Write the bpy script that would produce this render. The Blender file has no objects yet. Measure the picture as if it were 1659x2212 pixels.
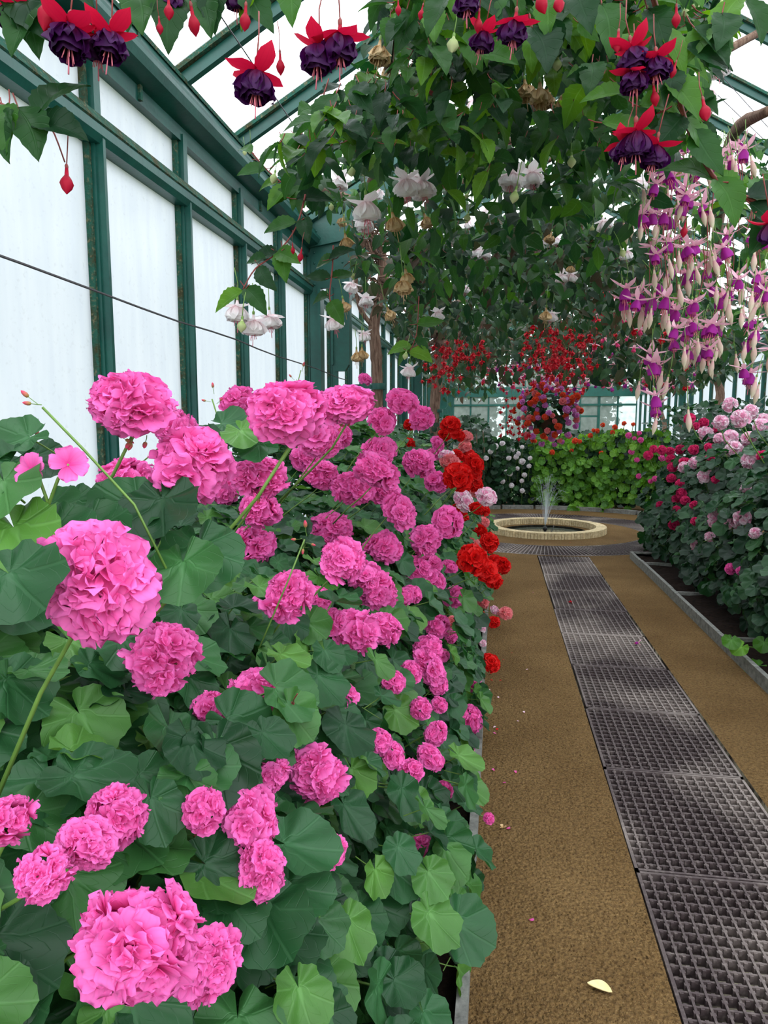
import bpy, math, random
from mathutils import Vector, Matrix, Quaternion
R = random.Random(11)
scene = bpy.context.scene
COL = scene.collection
# ------------------------------------------------------------------ camera
W, H, F = 1659.0, 2212.0, 1500.0          # photograph frame, focal length in its pixels
VX, VY, CH = 1075.0, 925.0, 1.5           # vanishing point of the path, camera height (m)
pitch = math.atan((H / 2 - VY) / F)
yaw = math.atan(((VX - W / 2) / F) / (math.cos(pitch) + (H / 2 - VY) / F * math.sin(pitch)))
FW = Vector((-math.sin(yaw) * math.cos(pitch), math.cos(yaw) * math.cos(pitch), -math.sin(pitch)))
RT = Vector((math.cos(yaw), math.sin(yaw), 0)); UP = RT.cross(FW)
CO = Vector((0, 0, CH))
cd = bpy.data.cameras.new('camera'); cam = bpy.data.objects.new('camera', cd); COL.objects.link(cam)
cd.sensor_fit = 'VERTICAL'; cd.sensor_height = 24.0; cd.lens = 24.0 * F / H
cd.clip_start = 0.02; cd.clip_end = 300
cam.matrix_world = Matrix(((RT.x, UP.x, -FW.x, CO.x), (RT.y, UP.y, -FW.y, CO.y), (RT.z, UP.z, -FW.z, CO.z), (0, 0, 0, 1)))
scene.camera = cam
# ------------------------------------------------------------------ light: overcast sky
wd = bpy.data.worlds.new('world'); scene.world = wd; wd.use_nodes = True
bg = wd.node_tree.nodes['Background']
bg.inputs[0].default_value = (0.93, 0.965, 1.0, 1); bg.inputs[1].default_value = 2.2
vs = scene.view_settings
vs.view_transform = 'Standard'; vs.look = 'None'; vs.gamma = 1.0; vs.use_curve_mapping = False
vs.exposure = 0.75
# ------------------------------------------------------------------ pixel helpers
def ray(x, y): return FW + RT * ((x - W / 2) / F) + UP * ((H / 2 - y) / F)
def at(x, y, d): return CO + ray(x, y) * d
def on_x(x, y, X): r = ray(x, y); return CO + r * (X / r.x)
def on_y(x, y, Y): r = ray(x, y); return CO + r * (Y / r.y)
def on_z(x, y, Z): r = ray(x, y); return CO + r * ((Z - CH) / r.z)
def proj(p):
    v = p - CO; d = v.dot(FW)
    if d < 0.03: return (-9999, -9999, d)
    return (W / 2 + F * v.dot(RT) / d, H / 2 - F * v.dot(UP) / d, d)
# ------------------------------------------------------------------ materials
def lin(c):
    return tuple(((v / 255) / 12.92 if v / 255 <= 0.04045 else ((v / 255 + 0.055) / 1.055) ** 2.4) for v in c) + (1,)
MATS = {}
class NT:
    def __init__(s, name):
        s.m = bpy.data.materials.new(name); s.m.use_nodes = True; s.t = s.m.node_tree; s.t.nodes.clear()
        s.out = s.t.nodes.new('ShaderNodeOutputMaterial'); MATS[name] = s.m
    def n(s, typ, **kw):
        nd = s.t.nodes.new('ShaderNode' + typ)
        for k, v in kw.items():
            if k.startswith('i_'):
                key = k[2:]; key = int(key) if key.isdigit() else key.replace('_', ' ')
                s.set(nd.inputs[key], v)
            else: setattr(nd, k, v)
        return nd
    def set(s, inp, v):
        if hasattr(v, 'is_linked') or isinstance(v, bpy.types.NodeSocket): s.t.links.new(v, inp)
        elif isinstance(v, bpy.types.Node): s.t.links.new(v.outputs[0], inp)
        else: inp.default_value = v
    def math(s, op, a, b=0.0, c=None):
        nd = s.n('Math', operation=op); s.set(nd.inputs[0], a); s.set(nd.inputs[1], b)
        if c is not None: s.set(nd.inputs[2], c)
        return nd.outputs[0]
    def mix(s, f, a, b, blend='MIX'):
        nd = s.n('Mix', data_type='RGBA', blend_type=blend); s.set(nd.inputs[0], f); s.set(nd.inputs[6], a); s.set(nd.inputs[7], b); return nd.outputs[2]
    def rng(s, v, a, b, c, d):
        nd = s.n('MapRange'); s.set(nd.inputs[0], v)
        for i, q in enumerate((a, b, c, d)): nd.inputs[1 + i].default_value = q
        return nd.outputs[0]
    def noise(s, scale, detail=3, vec=None, rough=0.5):
        nd = s.n('TexNoise'); nd.inputs['Scale'].default_value = scale; nd.inputs['Detail'].default_value = detail; nd.inputs['Roughness'].default_value = rough
        if vec is not None: s.t.links.new(vec, nd.inputs['Vector'])
        return nd.outputs[0]
    def ramp(s, f, *cols):
        nd = s.n('ValToRGB'); e = nd.color_ramp.elements
        while len(e) < len(cols): e.new(0.5)
        for i, (p, c) in enumerate(cols): e[i].position = p; e[i].color = c
        s.set(nd.inputs[0], f); return nd.outputs[0]
    def pos(s): return s.n('NewGeometry').outputs['Position']
    def pr(s, col, rough=0.5, spec=0.4, metal=0.0, bump=None, bs=0.3, bd=0.01):
        p = s.n('BsdfPrincipled'); s.set(p.inputs['Base Color'], col); s.set(p.inputs['Roughness'], rough)
        p.inputs['Specular IOR Level'].default_value = spec; p.inputs['Metallic'].default_value = metal
        if bump is not None:
            b = s.n('Bump'); b.inputs['Strength'].default_value = bs; b.inputs['Distance'].default_value = bd
            s.set(b.inputs['Height'], bump); s.t.links.new(b.outputs[0], p.inputs['Normal'])
        return p.outputs[0]
    def mixsh(s, f, a, b):
        nd = s.n('MixShader'); s.set(nd.inputs[0], f); s.t.links.new(a, nd.inputs[1]); s.t.links.new(b, nd.inputs[2]); return nd.outputs[0]
    def done(s, sh): s.t.links.new(sh, s.out.inputs[0]); return s.m
def plain(name, c, rough=0.6, spec=0.3, var=0.15, scale=20, metal=0.0):
    t = NT(name); n = t.noise(scale, 4, t.pos())
    k = t.rng(n, 0.3, 0.7, 1 - var, 1 + var)
    v = t.n('HueSaturation', i_Color=lin(c)); t.set(v.inputs['Value'], k)
    return t.done(t.pr(v.outputs[0], rough, spec, metal, bump=n, bs=0.2, bd=0.004))
def leafmat(name, cols, kind, island=False, tr=0.28, rough=0.42, spec=0.35, vein=0.6):
    t = NT(name)
    g = t.n('NewGeometry'); oi = t.n('ObjectInfo')
    rnd = g.outputs['Random Per Island'] if island else oi.outputs['Random']
    n = len(cols)
    base = t.ramp(rnd, *[(i / (n - 1), lin(c)) for i, c in enumerate(cols)])
    uv = t.n('UVMap'); sx = t.n('SeparateXYZ'); t.t.links.new(uv.outputs[0], sx.inputs[0]); U, V = sx.outputs[0], sx.outputs[1]
    if kind == 'round':
        tri = t.math('ABSOLUTE', t.math('SUBTRACT', t.math('FRACT', t.math('MULTIPLY', U, 7.0)), 0.5))
        d = t.math('MULTIPLY', tri, V)
        v1 = t.rng(d, 0.008, 0.04, 1, 0)
        tri2 = t.math('ABSOLUTE', t.math('SUBTRACT', t.math('FRACT', t.math('ADD', t.math('MULTIPLY', V, 4.0), t.math('MULTIPLY', tri, -3.0))), 0.5))
        v2 = t.rng(tri2, 0.0, 0.06, 0.4, 0)
        v = t.math('MAXIMUM', v1, v2)
        zone = t.rng(V, 0.0, 0.75, 1.12, 0.94)
    else:
        a = t.math('ABSOLUTE', t.math('SUBTRACT', U, 0.5))
        v1 = t.rng(a, 0.012, 0.04, 1, 0)
        tri2 = t.math('ABSOLUTE', t.math('SUBTRACT', t.math('FRACT', t.math('SUBTRACT', t.math('MULTIPLY', V, 7.0), t.math('MULTIPLY', a, 3.2))), 0.5))
        v = t.math('MAXIMUM', v1, t.rng(tri2, 0.0, 0.07, 0.6, 0)); zone = t.rng(V, 0, 1, 1.0, 1.0)
    nz = t.noise(14, 3, t.pos()); val = t.math('MULTIPLY', zone, t.rng(nz, 0.3, 0.7, 0.86, 1.14))
    hs = t.n('HueSaturation'); t.set(hs.inputs['Color'], base); t.set(hs.inputs['Value'], val)
    lite = t.n('HueSaturation'); t.set(lite.inputs['Color'], hs.outputs[0]); lite.inputs['Value'].default_value = 1.45; lite.inputs['Saturation'].default_value = 0.9
    c = t.mix(t.math('MULTIPLY', v, vein), hs.outputs[0], lite.outputs[0])
    hgt = t.math('SUBTRACT', t.math('MULTIPLY', nz, 0.5), t.math('MULTIPLY', v, 0.6))
    p = t.pr(c, rough, spec, 0, bump=hgt, bs=0.35, bd=0.004)
    tl = t.n('BsdfTranslucent'); tc = t.n('HueSaturation'); t.set(tc.inputs['Color'], c); tc.inputs['Hue'].default_value = 0.475; tc.inputs['Value'].default_value = 1.6; tc.inputs['Saturation'].default_value = 1.1
    t.set(tl.inputs[0], tc.outputs[0])
    return t.done(t.mixsh(tr, p, tl.outputs[0]))
def petalmat(name, cin, cout, tr=0.3, rnd=0.08, streak=None):
    t = NT(name); uv = t.n('UVMap'); sx = t.n('SeparateXYZ'); t.t.links.new(uv.outputs[0], sx.inputs[0])
    U, V = sx.outputs[0], sx.outputs[1]
    c = t.mix(t.rng(V, 0.05, 0.8, 0, 1), lin(cin), lin(cout))
    wv = t.math('ABSOLUTE', t.math('SUBTRACT', t.math('FRACT', t.math('MULTIPLY', U, 5.0)), 0.5))
    hs = t.n('HueSaturation'); t.set(hs.inputs['Color'], c)
    g = t.n('NewGeometry'); isl = t.rng(g.outputs['Random Per Island'], 0, 1, 1 - rnd, 1 + rnd)
    t.set(hs.inputs['Value'], t.math('MULTIPLY', isl, t.rng(wv, 0, 0.2, 0.93, 1.0)))
    if streak:
        f = t.rng(g.outputs['Random Per Island'], 0.55, 0.75, 0, 0.75); c2 = t.mix(f, hs.outputs[0], lin(streak))
    else: c2 = hs.outputs[0]
    p = t.pr(c2, 0.55, 0.25); tl = t.n('BsdfTranslucent'); t.set(tl.inputs[0], c2)
    return t.done(t.mixsh(tr, p, tl.outputs[0]))
GL = [(24, 60, 34), (36, 82, 44), (46, 94, 54), (58, 108, 52), (84, 132, 54)]
leafmat('geranium_leaf', GL, 'round'); leafmat('geranium_leaf_mass', GL[:4], 'round', island=True)
GR = [(16, 44, 26), (24, 60, 34), (32, 74, 40), (44, 90, 42)]  # geranium greens darkened, shade over the right bed put into the colour
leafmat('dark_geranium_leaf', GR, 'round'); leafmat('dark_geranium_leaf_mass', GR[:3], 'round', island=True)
HB = [(56, 104, 28), (76, 130, 34), (94, 150, 42), (118, 172, 58)]
leafmat('bright_leaf', HB, 'round', tr=0.35); leafmat('bright_leaf_mass', HB, 'round', island=True, tr=0.35)
FL = [(20, 50, 30), (28, 64, 34), (38, 82, 34), (56, 104, 36), (88, 136, 44)]
leafmat('fuchsia_leaf', FL, 'long', tr=0.42, spec=.22); leafmat('fuchsia_leaf_mass', FL[:4], 'long', island=True, tr=0.42, spec=.2)
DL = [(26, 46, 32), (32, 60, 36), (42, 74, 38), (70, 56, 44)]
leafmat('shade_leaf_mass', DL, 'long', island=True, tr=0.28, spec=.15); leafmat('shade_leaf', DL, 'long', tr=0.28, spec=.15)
petalmat('pink_petal', (226, 56, 146), (248, 116, 196)); petalmat('red_petal', (196, 8, 16), (226, 24, 22))
petalmat('salmon_petal', (226, 84, 96), (244, 146, 152)); petalmat('pale_pink_petal', (246, 184, 210), (252, 234, 242), streak=(244, 150, 196))
petalmat('white_petal', (236, 214, 220), (250, 246, 248)); petalmat('rose_petal', (206, 30, 92), (232, 62, 128))
petalmat('orange_petal', (214, 60, 30), (238, 96, 60)); petalmat('mauve_petal', (208, 96, 190), (232, 150, 220))
petalmat('blush_petal', (250, 226, 230), (255, 250, 250), tr=0.35); petalmat('crimson_sepal', (176, 8, 44), (206, 22, 62), tr=0.35)
petalmat('purple_corolla', (92, 8, 56), (64, 8, 76), tr=0.3); petalmat('violet_corolla', (158, 22, 134), (176, 36, 160), tr=0.3)
petalmat('pink_sepal', (246, 168, 194), (248, 198, 214), tr=0.35); petalmat('scarlet_bell', (176, 6, 26), (206, 16, 38), tr=0.3)
petalmat('withered_petal', (176, 132, 74), (214, 184, 140), tr=0.25, rnd=0.2); petalmat('bud_green', (150, 176, 96), (206, 214, 160), tr=0.2)
petalmat('bud_pink', (240, 190, 190), (236, 226, 200), tr=0.3); petalmat('bud_rose', (150, 160, 70), (226, 70, 110), tr=0.2)
plain('green_stem', (104, 138, 62), 0.5, 0.4, 0.2, 30); plain('red_stem', (132, 62, 58), 0.5, 0.3, 0.2, 40); plain('stamen', (224, 120, 140), 0.5)
plain('wire_metal', (70, 66, 70), 0.5, 0.4); plain('basket_brown', (70, 52, 38), 0.8)
def build_mats():
    t = NT('bark'); P = t.pos(); mp = t.n('Mapping'); t.t.links.new(P, mp.inputs[0]); mp.inputs['Scale'].default_value = (60, 60, 7)
    n = t.noise(1.0, 6, mp.outputs[0], 0.65); c = t.ramp(n, (0.25, lin((62, 46, 40))), (0.5, lin((122, 96, 82))), (0.75, lin((168, 142, 124))))
    t.done(t.pr(c, 0.9, 0.1, 0, n, 0.9, 0.02))
    t = NT('green_paint'); P = t.pos(); n = t.noise(3.2, 6, P, 0.7); n2 = t.noise(40, 4, P)
    c = t.mix(t.rng(n, 0.35, 0.7, 0, 1), lin((8, 66, 58)), lin((18, 88, 76)))
    c = t.mix(t.math('MULTIPLY', t.rng(n, 0.60, 0.72, 0, 1), t.rng(n2, 0.4, 0.6, 0, 0.8)), c, lin((52, 52, 34)))
    t.done(t.pr(c, 0.38, 0.5, 0, n2, 0.25, 0.004))
    t = NT('mossy_paint'); P = t.pos(); n = t.noise(9, 6, P, 0.75); n2 = t.noise(60, 4, P)
    c = t.mix(t.rng(n, 0.45, 0.62, 0, 1), lin((36, 84, 70)), lin((60, 58, 36)))
    c = t.mix(t.rng(n2, 0.55, 0.7, 0, 0.7), c, lin((120, 112, 84))); t.done(t.pr(c, 0.8, 0.2, 0, n2, 0.8, 0.01))
    t = NT('wall_glass'); P = t.pos(); mp = t.n('Mapping'); t.t.links.new(P, mp.inputs[0]); mp.inputs['Scale'].default_value = (1, 9, 1.2)
    n = t.noise(1.5, 5, mp.outputs[0]); n2 = t.noise(45, 3, P)
    c = t.mix(t.rng(n, 0.3, 0.75, 0, 1), (0.40, 0.42, 0.465, 1), (0.355, 0.38, 0.435, 1))
    c = t.mix(t.rng(n2, 0.6, 0.75, 0, 0.3), c, (0.27, 0.29, 0.30, 1))
    tl = t.n('BsdfTranslucent'); t.set(tl.inputs[0], c); tp = t.n('BsdfTransparent'); t.set(tp.inputs[0], c)
    gl = t.n('BsdfGlossy'); gl.inputs['Roughness'].default_value = 0.25; gl.inputs[0].default_value = (0.9, 0.95, 1, 1)
    t.done(t.mixsh(0.05, tl.outputs[0], gl.outputs[0]))
    t = NT('end_glass'); P = t.pos(); n = t.noise(5, 5, P); c = t.mix(t.rng(n, 0.35, 0.65, 0, 1), (0.40, 0.45, 0.44, 1), (0.28, 0.34, 0.32, 1))
    tl = t.n('BsdfTranslucent'); t.set(tl.inputs[0], c); tp = t.n('BsdfTransparent'); t.set(tp.inputs[0], c); t.done(t.mixsh(0.6, tl.outputs[0], tp.outputs[0]))
    t = NT('roof_glass'); tl = t.n('BsdfTranslucent'); tl.inputs[0].default_value = (0.93, 0.96, 1, 1); tp = t.n('BsdfTransparent'); tp.inputs[0].default_value = (0.96, 0.98, 1, 1)
    t.done(t.mixsh(0.8, tl.outputs[0], tp.outputs[0]))
    t = NT('gravel'); P = t.pos(); n = t.noise(1.3, 5, P, 0.6); n2 = t.noise(70, 4, P, 0.7); n3 = t.noise(190, 3, P)
    vo = t.n('TexVoronoi'); vo.inputs['Scale'].default_value = 95; t.t.links.new(P, vo.inputs['Vector'])
    c = t.mix(t.rng(n, 0.32, 0.68, 0, 1), lin((122, 94, 57)), lin((154, 123, 80)))
    c = t.mix(t.rng(n2, 0.40, 0.68, 0, 0.75), c, lin((74, 54, 34))); c = t.mix(t.rng(n3, 0.58, 0.75, 0, 0.6), c, lin((180, 156, 114)))
    hgt = t.math('ADD', t.math('MULTIPLY', vo.outputs['Distance'], 0.7), t.math('MULTIPLY', n2, 1.2)); t.done(t.pr(c, 0.95, 0.1, 0, hgt, 1.0, 0.02))
    t = NT('soil'); P = t.pos(); n = t.noise(30, 6, P, 0.7); c = t.ramp(n, (0.3, lin((22, 16, 14))), (0.6, lin((46, 34, 28))), (0.8, lin((72, 54, 42)))); t.done(t.pr(c, 0.95, 0.1, 0, n, 1.0, 0.03))
    t = NT('grate_iron'); P = t.pos(); n = t.noise(1.1, 3, P, 0.5); n2 = t.noise(60, 4, P)
    k = t.math('ADD', t.rng(n, 0.46, 0.62, 0, 0.75), t.rng(n2, 0.5, 0.75, 0, 0.35))
    c = t.mix(k, lin((74, 62, 62)), lin((158, 146, 138))); t.done(t.pr(c, 0.6, 0.4, 0.2, n2, 0.5, 0.004))
    t = NT('pit_floor'); P = t.pos(); n = t.noise(14, 4, P, 0.6); n2 = t.noise(2.1, 2, P)
    c = t.mix(t.math('MULTIPLY', t.rng(n, 0.42, 0.55, 0, 1), t.rng(n2, 0.42, 0.6, 0, 1)), lin((60, 52, 46)), lin((214, 206, 178))); t.done(t.pr(c, 0.9, 0.1, 0, n, 0.5, 0.01))
    t = NT('kerb_grey'); P = t.pos(); n = t.noise(24, 6, P, 0.7); c = t.ramp(n, (0.3, lin((92, 92, 88))), (0.6, lin((138, 138, 132))), (0.8, lin((160, 160, 152)))); t.done(t.pr(c, 0.85, 0.2, 0, n, 0.5, 0.006))
    t = NT('stone'); P = t.pos(); n = t.noise(35, 5, P, 0.6); g = t.n('NewGeometry'); oi = t.n('ObjectInfo')
    c = t.mix(t.rng(n, 0.35, 0.7, 0, 1), lin((226, 208, 168)), lin((180, 156, 112))); k = t.n('HueSaturation'); t.set(k.inputs['Color'], c); t.set(k.inputs['Value'], t.rng(g.outputs['Random Per Island'], 0, 1, 0.8, 1.1)); t.done(t.pr(k.outputs[0], 0.8, 0.2, 0, n, 0.4, 0.005))
    t = NT('mortar'); t.done(t.pr(lin((112, 84, 58)), 0.95, 0.1))
    t = NT('water'); P = t.pos(); n = t.noise(14, 3, P); t.done(t.pr(lin((92, 96, 84)), 0.06, 0.6, 0, n, 0.25, 0.01))
    t = NT('spray'); p = t.pr(lin((236, 242, 246)), 0.1, 0.6); tp = t.n('BsdfTransparent'); t.done(t.mixsh(0.55, p, tp.outputs[0]))
    t = NT('black_iron'); t.done(t.pr(lin((24, 24, 24)), 0.5, 0.4))
    t = NT('grass'); P = t.pos(); n = t.noise(0.6, 4, P); t.done(t.pr(t.mix(n, lin((120, 140, 100)), lin((170, 176, 150))), 0.95, 0.1))
    t = NT('dry_leaf'); P = t.pos(); n = t.noise(40, 4, P); t.done(t.pr(t.mix(t.rng(n, 0.3, 0.7, 0, 1), lin((222, 200, 136)), lin((236, 220, 168))), 0.6, 0.3, 0, n, 0.3, 0.002))
build_mats()
# ------------------------------------------------------------------ mesh helpers
class MB:
    """collects vertices and faces of ONE mesh"""
    def __init__(s): s.v = []; s.f = []; s.uv = []; s.mi = []
    def add(s, V, Fc, uv=None, mi=0):
        o = len(s.v); s.v += [tuple(q) for q in V]; s.uv += (uv if uv else [(0.5, 0.5)] * len(V))
        for f in Fc: s.f.append(tuple(i + o for i in f)); s.mi.append(mi)
    def box(s, a, b, mi=0):
        x0, y0, z0 = a; x1, y1, z1 = b
        s.add([(x0, y0, z0), (x1, y0, z0), (x1, y1, z0), (x0, y1, z0), (x0, y0, z1), (x1, y0, z1), (x1, y1, z1), (x0, y1, z1)],
              [(0, 3, 2, 1), (4, 5, 6, 7), (0, 1, 5, 4), (1, 2, 6, 5), (2, 3, 7, 6), (3, 0, 4, 7)], None, mi)
    def bar(s, p, q, w, h, upv=(0, 0, 1), mi=0):
        p, q = Vector(p), Vector(q); d = (q - p).normalized(); u = Vector(upv); sd = d.cross(u).normalized() * (w / 2); u = sd.cross(d).normalized() * (h / 2)
        V = [p - sd - u, p + sd - u, p + sd + u, p - sd + u, q - sd - u, q + sd - u, q + sd + u, q - sd + u]
        s.add(V, [(0, 1, 2, 3), (7, 6, 5, 4), (0, 4, 5, 1), (1, 5, 6, 2), (2, 6, 7, 3), (3, 7, 4, 0)], None, mi)
    def tube(s, pts, rad, n=6, mi=0, cap=True):
        pts = [Vector(p) for p in pts]
        if not isinstance(rad, (list, tuple)): rad = [rad] * len(pts)
        V = []; uv = []; ref = Vector((0.31, 0.77, 0.56)); nrm = None
        for i, p in enumerate(pts):
            d = (pts[min(i + 1, len(pts) - 1)] - pts[max(i - 1, 0)]).normalized()
            if nrm is None: nrm = d.cross(ref).normalized()
            else: nrm = (nrm - d * nrm.dot(d)).normalized()
            b = d.cross(nrm)
            for k in range(n):
                a = 2 * math.pi * k / n; V.append(p + (nrm * math.cos(a) + b * math.sin(a)) * rad[i]); uv.append((k / n, i / max(1, len(pts) - 1)))
        Fc = []
        for i in range(len(pts) - 1):
            for k in range(n): a = i * n + k; b = i * n + (k + 1) % n; Fc.append((a, b, b + n, a + n))
        if cap: Fc.append(tuple(range(n - 1, -1, -1))); Fc.append(tuple(range((len(pts) - 1) * n, len(pts) * n)))
        s.add(V, Fc, uv, mi)
    def lathe(s, prof, n=12, mi=0, wave=0.0, wn=5, ph=0.0, close=False):
        V = []; uv = []
        for i, (r, z) in enumerate(prof):
            for k in range(n):
                a = 2 * math.pi * k / n; t = i / (len(prof) - 1); rr = r * (1 + wave * t * math.sin(wn * a + ph)); V.append((rr * math.cos(a), rr * math.sin(a), z + wave * 0.3 * t * r * math.sin(2 * wn * a + ph))); uv.append((.5, t))
        Fc = []
        for i in range(len(prof) - 1):
            for k in range(n): a = i * n + k; b = i * n + (k + 1) % n; Fc.append((a, b, b + n, a + n))
        if close: Fc.append(tuple(range(n - 1, -1, -1))); Fc.append(tuple(range((len(prof) - 1) * n, len(prof) * n)))
        s.add(V, Fc, uv, mi)
    def prism(s, poly, axis, a, b, mi=0):
        """extrude a 2D polygon along 'x', 'y' or 'z' from a to b"""
        def P(u, v, w): return {'y': (u, w, v), 'x': (w, u, v), 'z': (u, v, w)}[axis]
        n = len(poly); V = [P(u, v, a) for u, v in poly] + [P(u, v, b) for u, v in poly]
        s.add(V, [tuple(range(n)), tuple(range(2 * n - 1, n - 1, -1))] + [(i, i + n, (i + 1) % n + n, (i + 1) % n) for i in range(n)], None, mi)
    def mesh(s, name, mats, smooth=False):
        me = bpy.data.meshes.new(name); me.from_pydata(s.v, [], s.f)
        for m in (mats if isinstance(mats, (list, tuple)) else [mats]): me.materials.append(MATS[m])
        ul = me.uv_layers.new(name='UVMap'); li = [0] * len(me.loops); me.loops.foreach_get('vertex_index', li)
        flat = []
        for i in li: flat += s.uv[i]
        ul.data.foreach_set('uv', flat)
        me.polygons.foreach_set('material_index', s.mi)
        if smooth: me.polygons.foreach_set('use_smooth', [True] * len(s.f))
        me.update(); return me
def link(o): COL.objects.link(o); return o
def tag(o, label=None, cat=None, group=None, kind=None):
    if label: o['label'] = label
    if cat: o['category'] = cat
    if group: o['group'] = group
    if kind: o['kind'] = kind
    return o
def empty(name, loc=(0, 0, 0)):
    o = bpy.data.objects.new(name, None); o.location = loc; o.empty_display_size = 0.1; return link(o)
def put(name, me, parent=None, mat=None, label=None):
    """mat is a world matrix when the parent is an unrotated empty or plain mesh at its own location"""
    o = bpy.data.objects.new(name, me); link(o)
    if parent is not None:
        o.parent = parent
        if mat is not None: o.matrix_basis = Matrix.Translation(-parent.location) @ mat
        else: o.location = -parent.location
    elif mat is not None: o.matrix_basis = mat
    if label: o['label'] = label
    return o
def sub(name, me, parent, mat=None):
    o = bpy.data.objects.new(name, me); link(o); o.parent = parent
    if mat is not None: o.matrix_basis = mat
    return o
def frame(loc, z, y, sc):
    """matrix with local Z along z and local Y as near y as possible"""
    z = Vector(z).normalized(); y = Vector(y); y = (y - z * y.dot(z))
    if y.length < 1e-4: y = z.orthogonal()
    y.normalize(); x = y.cross(z)
    return Matrix(((x.x * sc, y.x * sc, z.x * sc, loc[0]), (x.y * sc, y.y * sc, z.y * sc, loc[1]), (x.z * sc, y.z * sc, z.z * sc, loc[2]), (0, 0, 0, 1)))
def rv(s): return Vector((R.gauss(0, s), R.gauss(0, s), R.gauss(0, s)))
def struct(name, mb=None, mat=None, loc=(0, 0, 0), label=None, cat=None):
    if mb is None: o = empty(name, loc)
    else: o = link(bpy.data.objects.new(name, mb.mesh(name, mat)))
    o['kind'] = 'structure'; tag(o, label, cat); return o
# ================================================================== SETTING
XL, XR, YE, Y0 = -1.9, 5.6, 30.0, -3.2       # side walls, end wall, gallery start
RX = (XL + XR) / 2; EZ = 3.5; RZ = EZ + (RX - XL) * 0.577
FC = (0.72, 10.4)                            # fountain centre
def build_floor():
    mb = MB()
    def quad(x0, y0, x1, y1, z): mb.add([(x0, y0, z), (x1, y0, z), (x1, y1, z), (x0, y1, z)], [(0, 1, 2, 3)])
    quad(-0.06, Y0, 0.49, 8.3, 0); quad(1.09, Y0, 1.56, 8.3, 0)
    # gravel round the fountain, with a sunk channel under the ring grating
    N = 96
    def ann(r0, r1, z0, z1):
        V = []; Fc = []
        for k in range(N):
            a = 2 * math.pi * k / N
            V += [(FC[0] + r0 * math.cos(a), FC[1] + r0 * math.sin(a), z0), (FC[0] + r1 * math.cos(a), FC[1] + r1 * math.sin(a), z1)]
        for k in range(N): a = 2 * k; b = 2 * ((k + 1) % N); Fc.append((a, a + 1, b + 1, b))
        mb.add(V, Fc)
    ann(0.6, 1.36, 0, 0)
    V = []; Fc = []
    for k in range(N):
        a = 2 * math.pi * k / N; c, s_ = math.cos(a), math.sin(a)
        L = 9.0
        ux = (5.6 - FC[0]) / c if c > 0.01 else ((-1.9 - FC[0]) / c if c < -0.01 else 99)
        uy = (14.6 - FC[1]) / s_ if s_ > 0.01 else ((8.3 - FC[1]) / s_ if s_ < -0.01 else 99)
        L = max(min(ux, uy), 2.06)
        V += [(FC[0] + 2.06 * c, FC[1] + 2.06 * s_, 0), (FC[0] + L * c, FC[1] + L * s_, 0)]
    for k in range(N): a = 2 * k; b = 2 * ((k + 1) % N); Fc.append((a, a + 1, b + 1, b))
    mb.add(V, Fc)
    fl = struct('floor', mb, 'gravel', label='sandy brown gravel path running to the fountain', cat='floor')
    mb = MB(); mb.add([(0.49, Y0, -0.1), (1.09, Y0, -0.1), (1.09, 8.34, -0.1), (0.49, 8.34, -0.1)], [(0, 1, 2, 3)])
    for x in (0.49, 1.09): mb.add([(x, Y0, -0.1), (x, 8.34, -0.1), (x, 8.34, 0), (x, Y0, 0)], [(0, 1, 2, 3)])
    V = []; Fc = []
    for k in range(N):
        a = 2 * math.pi * k / N
        for r, z in ((1.36, 0), (1.36, -0.1), (2.06, -0.1), (2.06, 0)): V.append((FC[0] + r * math.cos(a), FC[1] + r * math.sin(a), z))
    for k in range(N):
        a = 4 * k; b = 4 * ((k + 1) % N)
        for j in range(3): Fc.append((a + j, a + j + 1, b + j + 1, b + j))
    mb.add(V, Fc); put('drain_channel', mb.mesh('drain_channel', 'pit_floor'), fl)
    # loose grit lying on the path
    mb = MB()
    for i in range(9000):
        y = 1.5 + 5.5 * R.random() ** 2.2; x = R.uniform(-0.03, 0.485) if R.random() < 0.7 else R.uniform(1.1, 1.53)
        s = R.uniform(0.0015, 0.0052); a = R.random() * 6.28
        P = [(x + s * math.cos(a + k * 2.094), y + s * math.sin(a + k * 2.094), 0.0) for k in range(3)] + [(x + R.uniform(-s, s) * .4, y + R.uniform(-s, s) * .4, s * R.uniform(.6, 1.3))]
        mb.add(P, [(0, 1, 3), (1, 2, 3), (2, 0, 3)])
    o = put('grit', mb.mesh('grit', 'gravel'), fl); o['kind'] = 'stuff'
    mb = MB(); mb.add([(-60, -40, -0.14), (60, -40, -0.14), (60, 90, -0.14), (-60, 90, -0.14)], [(0, 1, 2, 3)])
    struct('ground_outside', mb, 'grass', label='pale ground outside the glasshouse', cat='ground')
build_floor()
def soil(name, x0, y0, x1, y1, label):
    mb = MB(); nx, ny = max(2, int((x1 - x0) / 0.12)), max(2, int((y1 - y0) / 0.12)); V = []; Fc = []
    for j in range(ny + 1):
        for i in range(nx + 1): V.append((x0 + (x1 - x0) * i / nx, y0 + (y1 - y0) * j / ny, 0.02 + R.uniform(0, 0.03)))
    for j in range(ny):
        for i in range(nx): a = j * (nx + 1) + i; Fc.append((a, a + 1, a + nx + 2, a + nx + 1))
    mb.add(V, Fc); return struct(name, mb, 'soil', label=label, cat='soil')
sl = soil('soil_bed', XL, Y0, -0.07, 8.3, 'dark soil of the bed along the white glass wall')
soil('soil_bed', 1.58, Y0, XR, 8.3, 'dark bare soil of the bed right of the path')
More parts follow.
